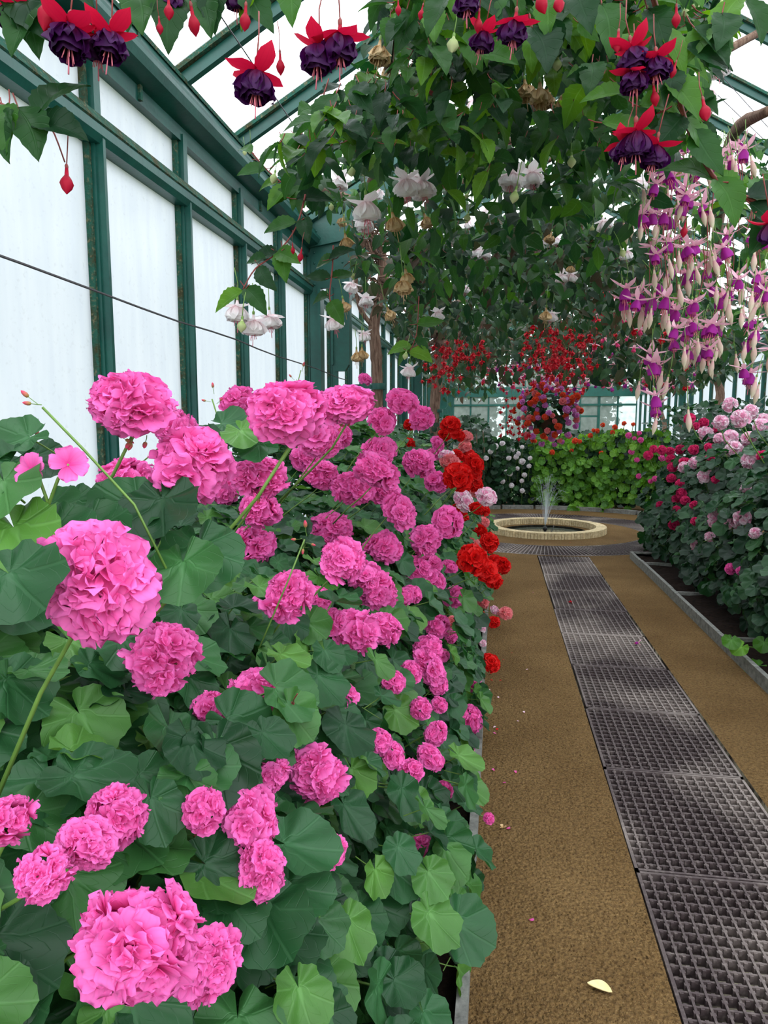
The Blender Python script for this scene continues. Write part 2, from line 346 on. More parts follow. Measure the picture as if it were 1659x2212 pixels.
def build_kerbs():
    for name, xa, xb, lab in (('trim_1', -0.075, -0.045, 'grey board edging the bed left of the path'), ('trim_2', 1.545, 1.575, 'grey board edging the bed right of the path')):
        t = struct(name, None, label=lab, cat='kerb'); y = Y0; me = None
        while y < 8.25:
            y2 = min(y + 1.37, 8.3); mb = MB(); j = R.uniform(-0.004, 0.004); mb.box((xa + j, y + .003, -0.05), (xb + j, y2 - .003, 0.085 + j)); put('edging_board', mb.mesh('edging_board', 'kerb_grey'), t)
            mb = MB(); s = -1 if name == 'trim_1' else 1; xc = (xa + xb) / 2
            if name == 'trim_1': mb.box((xa - 0.16, y2 - .03, 0.0), (xa, y2 + 0.01, 0.075))
            else: mb.box((xb, y2 - .03, 0.0), (xb + 0.3, y2 + 0.0, 0.06))
            put('cross_batten', mb.mesh('cross_batten', 'kerb_grey'), t); y = y2
    for name, xa, xb, lab in (('trim_3', XL, -0.06, 'grey edging across the far end of the left bed'), ('trim_4', 1.56, XR, 'grey edging across the far end of the right bed')):
        mb = MB(); mb.box((xa, 8.27, -0.05), (xb, 8.3, 0.08)); struct(name, mb, 'kerb_grey', label=lab, cat='kerb')
    # curved stone kerb behind the fountain
    t = struct('trim_5', None, label='pale curved stone kerb behind the fountain', cat='kerb'); r0, r1 = 2.72, 2.82
    for k in range(-2, 16):
        a0 = math.radians(k * 12.9 + 0.4); a1 = math.radians((k + 1) * 12.9 - 0.4); mb = MB(); poly = []
        for j in range(4): a = a0 + (a1 - a0) * j / 3; poly.append((FC[0] + r0 * math.cos(a), FC[1] + r0 * math.sin(a)))
        for j in range(3, -1, -1): a = a0 + (a1 - a0) * j / 3; poly.append((FC[0] + r1 * math.cos(a), FC[1] + r1 * math.sin(a)))
        mb.prism(poly, 'z', -0.05, 0.07); put('kerb_stone', mb.mesh('kerb_stone', 'kerb_grey'), t)
build_kerbs()
# ------------------------------------------------------------------ glass walls
BAY = 0.925; MY = [3.13 + BAY * k for k in range(-7, 29)]
def side_wall(name, X, s, label):
    """s = +1: the room lies towards +x"""
    w = struct(name, None, (X, 0, 0), label=label, cat='wall')
    def part(nm, mb, mat): return put(nm, mb.mesh(nm, mat), w)
    mb = MB(); mb.box((X - .12, Y0, -.1), (X + .06, YE, 0.55)); part('plinth', mb, 'kerb_grey')
    # shared pane and bar meshes
    mb = MB(); mb.add([(0, .03, .58), (0, BAY - .03, .58), (0, BAY - .03, 2.80), (0, .03, 2.80)], [(0, 1, 2, 3)]); lo = mb.mesh('pane', 'wall_glass')
    mb = MB(); mb.add([(0, .03, 2.93), (0, BAY - .03, 2.93), (0, BAY - .03, 3.2), (0, .03, 3.2)], [(0, 1, 2, 3)]); hi = mb.mesh('upper_pane', 'wall_glass')
    mb = MB(); mb.box((-.02 if s > 0 else -.05, -.022, .55), (.05 if s > 0 else .02, .022, 2.83)); mb.box((min(s * .05, s * .085), -.011, .55), (max(s * .05, s * .085), .011, 2.83)); mu = mb.mesh('glazing_bar', 'green_paint')
    mb = MB(); mb.box((-.03, -.04, .55), (.03, -.022, 2.83)); pu = mb.mesh('putty_line', 'mossy_paint')
    mb = MB(); mb.box((-.02 if s > 0 else -.06, -.026, 2.9), (.06 if s > 0 else .02, .026, 3.2)); mh = mb.mesh('upper_glazing_bar', 'green_paint')
    mb = MB(); mb.box((-.03, -.05, 2.9), (.03, -.026, 3.2)); ph = mb.mesh('upper_putty', 'mossy_paint')
    for y in MY:
        T = Matrix.Translation((X, y, 0))
        put('pane', lo, w, T); put('upper_pane', hi, w, T); put('glazing_bar', mu, w, T); put('putty_line', pu, w, T); put('upper_glazing_bar', mh, w, T); put('upper_putty', ph, w, T)
    def beam(nm, poly, mat='green_paint'):
        mb = MB(); mb.prism([(X + s * a, b) for a, b in poly], 'y', Y0, YE); return part(nm, mb, mat)
    beam('transom', [(-.04, 2.80), (.07, 2.80), (.09, 2.83), (.09, 2.87), (.05, 2.93), (-.04, 2.93)])
    beam('transom_moss', [(.052, 2.928), (.088, 2.874), (.095, 2.880), (.06, 2.938)], 'mossy_paint')
    beam('eave_beam', [(-.06, 3.16), (.05, 3.16), (.05, 3.24), (.15, 3.27), (.17, 3.31), (.17, 3.335), (.06, 3.345), (.06, 3.5), (-.06, 3.54)])
    beam('gutter_lip', [(.06, 3.36), (.12, 3.375), (.125, 3.40), (.06, 3.39)])
    beam('eave_moss', [(-.05, 3.535), (.07, 3.495), (.075, 3.515), (-.04, 3.56)], 'mossy_paint')
    for y in MY[1::2]:
        mb = MB(); mb.box((min(X + s * .045, X + s * .066), y + .40, 3.17), (max(X + s * .045, X + s * .066), y + .425, 3.5)); part('joint_plate', mb, 'mossy_paint')
    return w
wl = side_wall('wall_left', XL, 1, 'white-washed glass wall with green glazing bars on the left')
wr = side_wall('wall_right', XR, -1, 'white-washed glass wall seen above the right-hand geraniums')
def pilaster(Y, X, s, label):
    r = empty('iron_pilaster', (X, Y, 0)); tag(r, label, 'pilaster', 'riveted iron pilasters'); r['kind'] = 'structure'
    def P(nm, poly, t0, t1, mat='green_paint'):
        mb = MB(); mb.prism([(X + s * a, b) for a, b in poly], 'y', Y + t0, Y + t1); return put(nm, mb.mesh(nm, mat), r)
    arch = [(.44 + .03 * math.sin(q), 0) for q in (0,)]
    P('wall_leg', [(.06, 0), (.155, 0), (.155, 2.86), (.06, 2.86)], -.05, .05)
    P('wall_flange', [(.14, 0), (.17, 0), (.17, 2.86), (.14, 2.86)], -.075, .075)
    inner = [(.27, 2.1), (.30, 2.06), (.40, 2.06), (.44, 2.12), (.44, 2.75), (.455, 2.95), (.50, 3.12), (.60, 3.3), (.78, 3.5), (1.0, 3.68), (1.0, 3.9), (.2, 3.52), (.27, 3.4)]
    P('inner_leg', [(.27, 2.1), (.30, 2.06), (.40, 2.06), (.44, 2.12), (.44, 2.86), (.27, 2.86)], -.03, .03)
    P('gusset_plate', [(.06, 2.862), (.44, 2.862), (.455, 2.98), (.50, 3.14), (.60, 3.32), (.78, 3.52), (1.02, 3.72), (1.02, 4.0), (.06, 3.46)], -.022, .022)
    P('inner_post', [(.30, 0), (.325, 0), (.325, 2.07), (.30, 2.07)], -.02, .02)
    P('leg_flange', [(.27, 2.12), (.29, 2.12), (.29, 2.86), (.27, 2.86)], -.06, .06)
    P('gusset_rib', [(.06, 3.24), (.60, 3.33), (.60, 3.35), (.06, 3.30)], -.06, .06)
    P('rafter_plate', [(.06, 3.47), (1.5, 4.30), (1.5, 4.36), (.06, 3.53)], -.075, .075)
    # curved flange following the bracket
    mb = MB(); cv = [(.44, 2.12), (.445, 2.5), (.45, 2.95), (.49, 3.13), (.60, 3.33), (.78, 3.53), (1.02, 3.73), (1.5, 4.1)]
    for (a, b), (c, d) in zip(cv[:-1], cv[1:]): mb.bar((X + s * a, Y, b), (X + s * c, Y, d), .11, .016, (s * .7, 0, -.7))
    put('curved_flange', mb.mesh('curved_flange', 'green_paint'), r)
    mb = MB(); mb.lathe([(.012, 0), (.011, .005), (.006, .009), (.0015, .0105)], 8, close=True); rm = mb.mesh('rivet', 'green_paint', True)
    spots = [(.10, z) for z in (2.9, 3.0, 3.1, 3.2)] + [(.38, z) for z in (2.9, 3.0, 3.1, 3.2)] + [(.12, 3.4), (.3, 3.46), (.45, 3.5), (.6, 3.52)]
    for a, b in spots: put('rivet', rm, r, Matrix.Translation((X + s * a, Y - .0215, b)) @ Matrix.Rotation(math.pi / 2, 4, 'X'))
    return r
PIL = []
for i, Y in enumerate((6.85, 13.5, 20.3)):
    PIL.append(pilaster(Y, XL, 1, ('green riveted iron pilaster beside the twisted fuchsia trunk', 'green iron pilaster further along the left wall behind the second trunk', 'third green pilaster of the left wall, farthest from the camera')[i]))
pilaster(21.4, XR, -1, 'green curved iron pilaster on the right wall above the geraniums')
pilaster(13.5, XR, -1, 'green iron pilaster on the right wall nearer the camera')
def end_wall():
    w = struct('wall_back', None, (RX, YE, 0), label='far end wall of small panes between green bars', cat='wall')
    def part(nm, mb, mat): return put(nm, mb.mesh(nm, mat), w)
    mb = MB(); mb.box((XL, YE, -.1), (XR, YE + .15, .9)); part('plinth', mb, 'kerb_grey')
    for nm, z0, z1, d in (('sill_rail', .9, .98, .1), ('transom', 2.42, 2.5, .1), ('eave_beam', 2.8, 3.2, .16)):
        mb = MB(); mb.box((XL, YE - d, z0), (XR, YE + .05, z1)); part(nm, mb, 'green_paint')
    n = 10; dx = (XR - XL) / n
    for k in range(n + 1):
        mb = MB(); x = XL + dx * k; h_ = .05 if k % 4 == 0 else .032; mb.box((x - h_, YE - .06, .9), (x + h_, YE + .02, 2.8)); part('glazing_bar', mb, 'green_paint')
    mb = MB(); mb.add([(.03, 0, .98), (dx - .03, 0, .98), (dx - .03, 0, 2.42), (.03, 0, 2.42)], [(0, 1, 2, 3)]); a = mb.mesh('pane', 'end_glass')
    mb = MB(); mb.add([(.03, 0, 2.5), (dx - .03, 0, 2.5), (dx - .03, 0, 2.8), (.03, 0, 2.8)], [(0, 1, 2, 3)]); b = mb.mesh('upper_pane', 'end_glass')
    for k in range(n):
        T = Matrix.Translation((XL + dx * k, YE, 0)); put('pane', a, w, T); put('upper_pane', b, w, T)
    for k in (7,):
        x = XL + dx * (k - .35); 
        mb = MB(); mb.box((XL + dx * 7, YE - .07, 1.95), (XL + dx * 8, YE, 2.03)); part('vent_rail', mb, 'green_paint')
    # gable
    mb = MB(); mb.add([(XL, YE, 3.2), (XR, YE, 3.2), (XR, YE, EZ), (RX, YE, RZ), (XL, YE, EZ)], [(0, 1, 2, 3, 4)]); part('gable_glass', mb, 'end_glass')
    for k in range(1, n):
        x = XL + dx * k; mb = MB(); mb.box((x - .025, YE - .05, 3.2), (x + .025, YE, RZ - abs(x - RX) * .577)); part('gable_bar', mb, 'green_paint')
end_wall()
def roof():
    c = struct('ceiling', None, (RX, 10, RZ), label='sloping glass roof with green rafters', cat='roof')
    def rafter(s):
        X = XL if s > 0 else XR; mb = MB(); d = Vector((s * .866, 0, .5)); n = Vector((-s * .5, 0, .866)); L = (RX - XL) / .866
        p0 = Vector((X, 0, EZ)); mb.bar(p0, p0 + d * L, .045, .065, n); return mb.mesh('rafter', 'green_paint')
    def cap(s):
        X = XL if s > 0 else XR; mb = MB(); d = Vector((s * .866, 0, .5)); n = Vector((-s * .5, 0, .866)); L = (RX - XL) / .866
        p0 = Vector((X, 0, EZ)) + n * .05; mb.bar(p0 - Vector((0, .018, 0)), p0 + d * L - Vector((0, .018, 0)), .075, .03, n); return mb.mesh('rafter_putty', 'mossy_paint')
    def pane(s, a, b):
        X = XL if s > 0 else XR; d = Vector((s * .866, 0, .5)); n = Vector((-s * .5, 0, .866)); L = (RX - XL) / .866
        p = Vector((X, 0, EZ)) + n * .06 + d * L * a; q = p + d * L * (b - a); mb = MB(); e = Vector((0, BAY - .04, 0)); f = Vector((0, .04, 0))
        mb.add([p + f, q + f, q + e, p + e], [(0, 1, 2, 3)]); return mb.mesh('roof_pane', 'roof_glass')
    for s in (1, -1):
        rm = rafter(s); cm = cap(s); pm = [pane(s, 0, .495), pane(s, .505, 1)]
        for y in MY:
            T = Matrix.Translation((0, y + .05, 0)); put('rafter', rm, c, T); put('rafter_putty', cm, c, T)
            for m in pm: put('roof_pane', m, c, T)
        X = XL if s > 0 else XR; mx = (X + RX) / 2; mz = (EZ + RZ) / 2
        mb = MB(); mb.box((mx - .03, Y0, mz - .02), (mx + .03, YE, mz + .05)); put('purlin', mb.mesh('purlin', 'green_paint'), c)
    mb = MB(); mb.box((RX - .06, Y0, RZ - .05), (RX + .06, YE, RZ + .12)); put('ridge_beam', mb.mesh('ridge_beam', 'green_paint'), c)
roof()
def wires():
    def wire(pts, label, r=.004):
        mb = MB(); mb.tube(pts, r, 5); o = link(bpy.data.objects.new('training_wire', mb.mesh('training_wire', 'wire_metal'))); tag(o, label, 'wire', 'training wires')
    pts = []
    for k in range(25):
        y = -2 + k * 0.37; pts.append((-1.5 + .006 * math.sin(k * 2.1), y, 2.03 - .05 * (y / 6.8 if y > 0 else 0) + .006 * math.sin(k * 1.3)))
    wire(pts, 'dark wire running along the white glass wall above the pink geraniums', .0045)
    wire([(-1.1, -2, 3.1), (-1.1, 6.8, 3.1)], 'thin wire crossing the sky beside the drooping red fuchsias', .003)
    wire([on_y(1560, 165, 6.2), on_y(1659, 275, 6.2), on_y(1800, 430, 6.2)], 'upper of two thin wires under the roof at far right', .003)
    wire([on_y(1550, 205, 6.2), on_y(1659, 310, 6.2), on_y(1800, 440, 6.2)], 'lower of two thin wires under the roof at far right', .003)
wires()
# ================================================================== FLOOR GRATINGS
def gratings():
    js = [.22, .92, 1.62, 2.32, 3.05, 3.73, 4.43, 5.13, 5.83, 6.53, 7.23, 7.93, 8.33]
    x0, x1 = .50, 1.08; nb = 13; wl_ = x1 - x0
    ords = ['nearest the camera', 'second', 'third', 'fourth', 'fifth', 'sixth', 'seventh', 'eighth', 'ninth', 'tenth', 'eleventh', 'last, shortest']
    cache = {}
    def bars(L):
        key = round(L, 2)
        if key in cache: return cache[key]
        mb = MB(); mb.box((0, -.010, 0), (wl_, 0, .034)); mb.box((0, -L, 0), (wl_, -L + .010, .034)); mb.box((0, -L, 0), (.011, 0, .034)); mb.box((wl_ - .011, -L, 0), (wl_, 0, .034)); fr = mb.mesh('frame', 'grate_iron')
        mb = MB(); mb.box((-.0035, -L, 0.0), (.0035, 0, .033))
        nc = max(2, int(L / .0435)); dc = L / nc
        for k in range(nc):
            yc = -dc * (k + .5); mb.box((-.0075, yc - .005, .012), (.0075, yc + .005, .0325))
        lb = mb.mesh('long_bar', 'grate_iron')
        mb = MB(); mb.box((0, -.003, 0), (wl_, .003, .029))
        for k in range(nb + 1):
            xc = wl_ / (nb + 1) * (k + .5); mb.box((xc - .005, -.007, .010), (xc + .005, .007, .028))
        cb = mb.mesh('cross_bar', 'grate_iron'); cache[key] = (fr, lb, cb, nc, dc); return cache[key]
    for i in range(len(js) - 1):
        a, b = js[i] + .003, js[i + 1] - .003; L = b - a; fr, lb, cb, nc, dc = bars(L)
        r = empty('floor_grate', (x0, b, -.034)); jx = R.uniform(-.006, .006)
        tag(r, f'iron floor grate in the path, {ords[i]} panel counted from the camera', 'grate', 'grate panels along the path')
        T = Matrix.Translation((x0 + jx, b, -.034)); put('frame', fr, r, T)
        for k in range(1, nb + 1): put('long_bar', lb, r, T @ Matrix.Translation((wl_ / (nb + 1) * k, 0, 0)))
        for k in range(1, nc): put('cross_bar', cb, r, T @ Matrix.Translation((0, -dc * k, 0)))
    # curved panels round the fountain
    n = 18; da = 2 * math.pi / n; mb = MB(); r0, r1 = 1.37, 2.05
    def pt(r, a, z): return (r * math.cos(a), r * math.sin(a), z)
    def arc(r, w, z0, z1):
        for k in range(6): 
            a0 = da * k / 6; a1 = da * (k + 1) / 6
            mb.add([pt(r - w, a0, z0), pt(r + w, a0, z0), pt(r + w, a1, z0), pt(r - w, a1, z0), pt(r - w, a0, z1), pt(r + w, a0, z1), pt(r + w, a1, z1), pt(r - w, a1, z1)], [(0, 3, 2, 1), (4, 5, 6, 7), (0, 1, 5, 4), (1, 2, 6, 5), (2, 3, 7, 6), (3, 0, 4, 7)])
    arc(r0 + .012, .012, -.034, 0); arc(r1 - .012, .012, -.034, 0); fr = mb.mesh('frame', 'grate_iron')
    mb = MB()
    for k in range(1, 9): arc(r0 + (r1 - r0) * k / 9, .004, -.034, -.004)
    ab = mb.mesh('arc_bars', 'grate_iron')
    mb = MB(); mb.box((r0, -.006, -.034), (r1, .006, 0)); rb = mb.mesh('radial_bar', 'grate_iron')
    for i in range(n):
        a = -math.pi / 2 - da / 2 + da * i; r = empty('curved_grate', (FC[0], FC[1], -.034))
        nm = ['first', 'second', 'third', 'fourth', 'fifth', 'sixth', 'seventh', 'eighth', 'ninth', 'tenth', 'eleventh', 'twelfth', 'thirteenth', 'fourteenth', 'fifteenth', 'sixteenth', 'seventeenth', 'eighteenth'][i]
        tag(r, ('curved floor grate where the straight path grate meets the ring' if i == 0 else f'curved floor grate of the fountain ring, {nm} counting rightward from the path'), 'grate', 'ring of curved grates')
        T = Matrix.Translation((FC[0], FC[1], 0)) @ Matrix.Rotation(a, 4, 'Z'); put('frame', fr, r, T); put('arc_bars', ab, r, T)
        for k in range(14): put('radial_bar', rb, r, T @ Matrix.Rotation(da * (k + .25) / 14, 4, 'Z'))
gratings()
# ================================================================== FOUNTAIN
def fountain():
    r = empty('fountain', (FC[0], FC[1], 0)); tag(r, 'round sunken fountain with pale stone rim and thin water jets', 'fountain')
    T = Matrix.Translation((FC[0], FC[1], 0)); RO, RI = .87, .72
    mb = MB(); mb.lathe([(RI + .01, -.12), (RI + .01, .075), (RO - .012, .075), (RO - .012, 0)], 72); put('rim_bed', mb.mesh('rim_bed', 'mortar', True), r, T)
    n = 120; da = 2 * math.pi / n
    def tile(ra, rb, z0, z1, f=.86):
        mb = MB(); a = da * f / 2; poly = [(ra * math.cos(-a), ra * math.sin(-a)), (rb * math.cos(-a), rb * math.sin(-a)), (rb * math.cos(a), rb * math.sin(a)), (ra * math.cos(a), ra * math.sin(a))]; mb.prism(poly, 'z', z0, z1); return mb
    side = MB(); top = MB(); inn = MB()
    for k in range(n):
        M_ = Matrix.Rotation(da * k, 4, 'Z')
        for src, dst in ((tile(RO - .03, RO, .0, .072), side), (tile(RI, RO - .005, .074, .086, .96), top), (tile(RI - .004, RI + .02, .0, .072), inn)): dst.add([M_ @ Vector(q) for q in src.v], src.f)
    for nm, m in (('outer_tiles', side), ('rim_top_stones', top), ('inner_tiles', inn)):
        o = put(nm, m.mesh(nm, 'stone'), r, T); o['kind'] = 'stuff'
    mb = MB(); mb.lathe([(RI + .005, 0), (RI + .005, -.12), (0.001, -.12)], 60); put('basin', mb.mesh('basin', 'kerb_grey', True), r, T)
    mb = MB(); mb.lathe([(RI, -.035), (.35, -.035), (.001, -.035)], 60); put('water', mb.mesh('water', 'water', True), r, T)
    mb = MB(); mb.lathe([(.02, -.12), (.02, -.0), (.035, .01), (.03, .05), (.012, .06), (.001, .06)], 12); put('nozzle', mb.mesh('nozzle', 'black_iron', True), r, T)
    mb = MB(); mb.tube([(.1, .1, -.03), (.13, .16, .03), (.14, .2, .05)], .006, 5); put('feed_pipe', mb.mesh('feed_pipe', 'black_iron'), r, T)
    mb = MB()
    for k in range(40):
        a = R.random() * 6.283; sp = R.uniform(.02, .26); hh = R.uniform(.42, .8); n_ = 14; pts = []; rad = []
        for j in range(n_ + 1):
            t = j / n_ * R.uniform(1.25, 1.3); x = sp * t; z = .06 + hh * (1 - (1 - t) ** 2); pts.append((x * math.cos(a), x * math.sin(a), max(z, -.03))); rad.append(.0015 * (1 - .6 * j / n_))
        mb.tube(pts, rad, 4)
        for j in range(26):
            t = R.uniform(.6, 1.95); x = sp * t + R.gauss(0, .012); z = .06 + hh * (1 - (1 - t) ** 2)
            if z < -.02: continue
            q = Vector((x * math.cos(a) + R.gauss(0, .01), x * math.sin(a), z)); s = R.uniform(.001, .0024)
            mb.add([q + Vector(e) * s for e in ((1, 0, 0), (-1, 0, 0), (0, 1, 0), (0, -1, 0), (0, 0, 1.6), (0, 0, -1.6))], [(0, 2, 4), (2, 1, 4), (1, 3, 4), (3, 0, 4), (2, 0, 5), (1, 2, 5), (3, 1, 5), (0, 3, 5)])
    o = put('water_jet', mb.mesh('water_jet', 'spray', True), r, T); o['kind'] = 'stuff'
fountain()
# ================================================================== PLANT MESHES
def round_leaf(seed, N=26, rings=(.5, 1.0), lobes=9, notch=True, petiole=True, cup=.2, lobe=.04):
    r_ = random.Random(seed); mb = MB(); V = [(0, 0, 0)]; uv = [(.5, 0)]; ph = r_.random() * 6.28; fold = r_.uniform(-.1, .25); asym = r_.uniform(-.08, .08)
    gap = .04 if notch else 0
    for rf in rings:
        for i in range(N + 1):
            th = (-1 + 2 * i / N) * math.pi * (1 - gap); a = abs(th) / math.pi
            rr = .17 * math.cos(th) + math.sqrt(.25 - .029 * math.sin(th) ** 2)
            if notch: rr *= 1 - .55 * max(0, (a - .82) / .18) ** 3
            rr *= 1 + (lobe * math.cos(lobes * th) + (.014 * (1 if i % 2 else -1) if rf == 1.0 and N > 30 else 0)) * rf ** 2 + asym * math.sin(th)
            q = rr * rf; x = q * math.sin(th); y = q * math.cos(th)
            z = cup * q * q * 1.6 + fold * abs(x) * .6 + .045 * rf * math.sin(lobes * th * .72 + ph) + .03 * rf * math.sin(2.3 * th - ph) - .16 * max(0, y) ** 2
            V.append((x, y, z)); uv.append((i / N, rf))
    n1 = N + 1; Fc = [(0, 1 + i + 1, 1 + i) for i in range(N)]
    for k in range(len(rings) - 1):
        for i in range(N): a = 1 + k * n1 + i; Fc.append((a, a + 1, a + n1 + 1, a + n1))
    mb.add(V, Fc, uv, 0)
    if petiole: mb.tube([(0, 0, -.005), (.02, -.1, -.22), (.0, -.28, -.6)], .016, 4, 1, False)
    return mb
GLV = [round_leaf(i) for i in range(6)]
def leafset(mat, lst=None): return [m.mesh('leaf', [mat, 'green_stem'], True) for m in (lst or GLV)]
GLEAF = leafset('geranium_leaf'); NLEAF = leafset('geranium_leaf', [round_leaf(i + 10, N=54, rings=(.35, .75, 1.0)) for i in range(7)]); DLEAF = leafset('dark_geranium_leaf'); BLEAF = leafset('bright_leaf', [round_leaf(20 + i, lobes=9, lobe=.025, cup=.3) for i in range(4)])
LOWR = [round_leaf(40 + i, N=9, rings=(1.0,), lobes=5, petiole=False) for i in range(4)]
def long_leaf(seed, n=7, petiole=True, cols=(-1, 0, 1)):
    r_ = random.Random(seed); mb = MB(); V = []; uv = []; w = r_.uniform(.25, .31); dr = r_.uniform(.15, .5); fo = r_.uniform(.1, .5); tw = r_.uniform(-.15, .15); m = len(cols)
    for i in range(n + 1):
        t = i / n; b = math.sin(math.pi * t ** .82) ** .85 if 0 < t < 1 else 0; b *= 1 - .25 * max(0, t - .6)
        z = -dr * t * t; x0 = tw * math.sin(t * 3)
        for k in cols:
            ww = w * b * (1 + (.07 if i % 2 else -.05) * (abs(k) == 1)) + .004; rp = .03 * math.sin(t * 15 + abs(k) * 3) * (0 < abs(k) < 1)
            V.append((x0 + ww * k, t, z + abs(k) ** 1.3 * fo * ww + rp)); uv.append((.5 + .5 * k, t))
    Fc = []
    for i in range(n):
        for j in range(m - 1): a = m * i + j; Fc.append((a, a + 1, a + m + 1, a + m))
    mb.add(V, Fc, uv, 0)
    if petiole: mb.tube([(0, .02, -.004), (0, -.12, .03), (0, -.25, .1)], .014, 4, 1, False)
    return mb
LLV = [long_leaf(60 + i, 14, True, (-1, -.5, 0, .5, 1)) for i in range(6)]
FLEAF = [m.mesh('leaf', ['fuchsia_leaf', 'red_stem'], True) for m in LLV]; SLEAF = [m.mesh('leaf', ['shade_leaf', 'red_stem'], True) for m in LLV]
LOWL = [long_leaf(80 + i, 4, False) for i in range(4)]
def petal(mb, az, tilt, L, Wd, off, curl, r_, mi=0, base=None, fine=False):
    """one petal leaving the floret centre in direction az, raised by tilt"""
    ca, sa = math.cos(az), math.sin(az); V = []; uv = []; b = base or (0, 0, 0)
    if fine: ts, ws, ks = (0, .2, .42, .64, .82, .94, 1.0), (.2, .5, .8, .98, .98, .8, .42), (-1, -.66, -.33, 0, .33, .66, 1)
    else: ts, ws, ks = (0, .4, .78, 1.0), (.22, .78, 1.0, .58), (-1, 0, 1)
    nx, nz = -math.sin(tilt), math.cos(tilt); ph = r_.random() * 6.28; ru = .07 if fine else .05
    for t, w in zip(ts, ws):
        rad = off + L * t * math.cos(tilt + curl * t * .5); z = L * t * math.sin(tilt + curl * t * .5)
        for k in ks:
            s = k * w * Wd / 2; cz = abs(k) * w * Wd * .16 + ru * L * t * math.sin(k * 3.3 + ph) * (.4 + t) + r_.gauss(0, .004 if fine else .02) * L * t
            rr = rad + nx * cz - (k * k * .12 * L if t == 1.0 else 0); V.append((b[0] + rr * ca - s * sa, b[1] + rr * sa + s * ca, b[2] + z + nz * cz)); uv.append((.5 + .5 * k * .98, t))
    Fc = []; m = len(ks)
    for i in range(len(ts) - 1):
        for j in range(m - 1): a = m * i + j; Fc.append((a, a + 1, a + m + 1, a + m))
    mb.add(V, Fc, uv, mi)
def floret(seed, double=True, n=(6, 5, 5), fine=True):
    r_ = random.Random(seed); mb = MB()
    rows = ((n[0], .05, 1.0, 1.0, .2), (n[1], .42, .82, .85, .3), (n[2], .9, .58, .62, .3)) if double else ((5, .15, 1.0, .95, .1),)
    for cnt, tilt, L, Wd, curl in rows:
        a0 = r_.random() * 6.28
        for k in range(cnt): petal(mb, a0 + 6.283 * k / cnt + r_.gauss(0, .12), tilt + r_.gauss(0, .12), L * r_.uniform(.88, 1.1), Wd * r_.uniform(.9, 1.15), .03, curl + r_.gauss(0, .12), r_, fine=fine)
    return mb
def head_sites(seed, n, lo=-.45):
    r_ = random.Random(seed); out = []
    for k in range(n):
        cz = 1 - (1 - lo) * (k + .5) / n; a = k * 2.39996 + r_.uniform(-.25, .25); sz = math.sqrt(max(0, 1 - cz * cz)); out.append((Vector((sz * math.cos(a), sz * math.sin(a), cz)), r_.uniform(.85, 1.12)))
    return out
PETALS = ('pink', 'red', 'salmon', 'pale_pink', 'white', 'rose', 'orange', 'mauve')
FLOR = {c: [floret(100 + i).mesh('floret', c + '_petal', True) for i in range(5)] for c in ('pink',)}
FLOR1 = {c: [floret(140 + i, False).mesh('floret', c + '_petal', True) for i in range(2)] for c in ('pink', 'pale_pink')}
def umbel_mb(seed, n, sites):
    mb = MB(); base = Vector((0, 0, -.75))
    for d, s in sites: mb.tube([base, base * .35 + d * .3, d * .6], .022, 4, 0, False)
    mb.tube([base - Vector((0, 0, .08)), base + Vector((0, 0, .06))], [.05, .09], 6); return mb
def head_mesh(seed, color, n=13):
    mb = MB(); r_ = random.Random(seed); st = head_sites(seed, n, -.35)
    for d, s in st:
        f = floret(seed * 7 + r_.randrange(99), True, (5, 4, 3), False); M_ = frame(d * .60 * Vector((1, 1, .85)).length / 1.65, d, rv(1), .54 * s)
        mb.add([M_ @ Vector(q) for q in f.v], f.f, f.uv, 0)
    u = umbel_mb(seed, n, st); mb.add(u.v, u.f, u.uv, 1); return mb.mesh('flower_head', [color + '_petal', 'green_stem'], True)
HEADS = {c: [head_mesh(200 + 10 * k + i, c) for i in range(3)] for k, c in enumerate(PETALS)}
UMB = []
for i in range(4):
    st = head_sites(300 + i, 12 + i, -.6); UMB.append((umbel_mb(300 + i, 9, st).mesh('flower_head', 'green_stem', True), st))
mb = MB(); mb.lathe([(.001, 0), (.10, .06), (.13, .2), (.10, .38), (.02, .5)], 7); mb.tube([(0, 0, 0), (0, .02, -.3), (.03, .05, -.55)], .025, 4, 1, False); BUD = mb.mesh('flower_bud', ['bud_rose', 'green_stem'], True)
# ------------------------------------------------------------------ stuff builders
def mass(name, lows, mat, items, parent):
    """many small leaves nobody could count, joined into one part"""
    mb = MB()
    for M_ in items:
        s = lows[R.randrange(len(lows))]; o = len(mb.v)
        mb.v += [tuple(M_ @ Vector(q)) for q in s.v]; mb.uv += s.uv
        for f in s.f: mb.f.append(tuple(i + o for i in f)); mb.mi.append(0)
    if not mb.f: return
    o = put(name, mb.mesh(name, mat, True), parent); o['kind'] = 'stuff'; return o
# ------------------------------------------------------------------ bank surfaces
def interp(tab, v):
    if v <= tab[0][0]: return tab[0][1]
    for (a, b), (c, d) in zip(tab[:-1], tab[1:]):
        if v <= c: return b + (d - b) * (v - a) / (c - a)
    return tab[-1][1]
LPROF = [(-.18, .08), (-.12, .2), (-.15, .45), (-.25, .7), (-.37, .9), (-.52, 1.12), (-.75, 1.3), (-1.05, 1.45), (-1.4, 1.52), (-1.75, 1.52)]
RPROF = [(1.86, .12), (1.78, .3), (1.80, .55), (1.92, .85), (2.1, 1.15), (2.35, 1.38), (2.75, 1.52), (3.3, 1.55)]
def kL(Y): return interp([(0, .40), (1.5, .28), (2.8, .28), (3.3, .5), (4.2, .85), (5, 1.0)], Y)
def kR(Y): return interp([(2, .7), (4, .85), (7.5, 1.0), (9.2, 1.0)], Y)
def squash(z, k): return z if z < 1.0 else 1.0 + (z - 1.0) * k
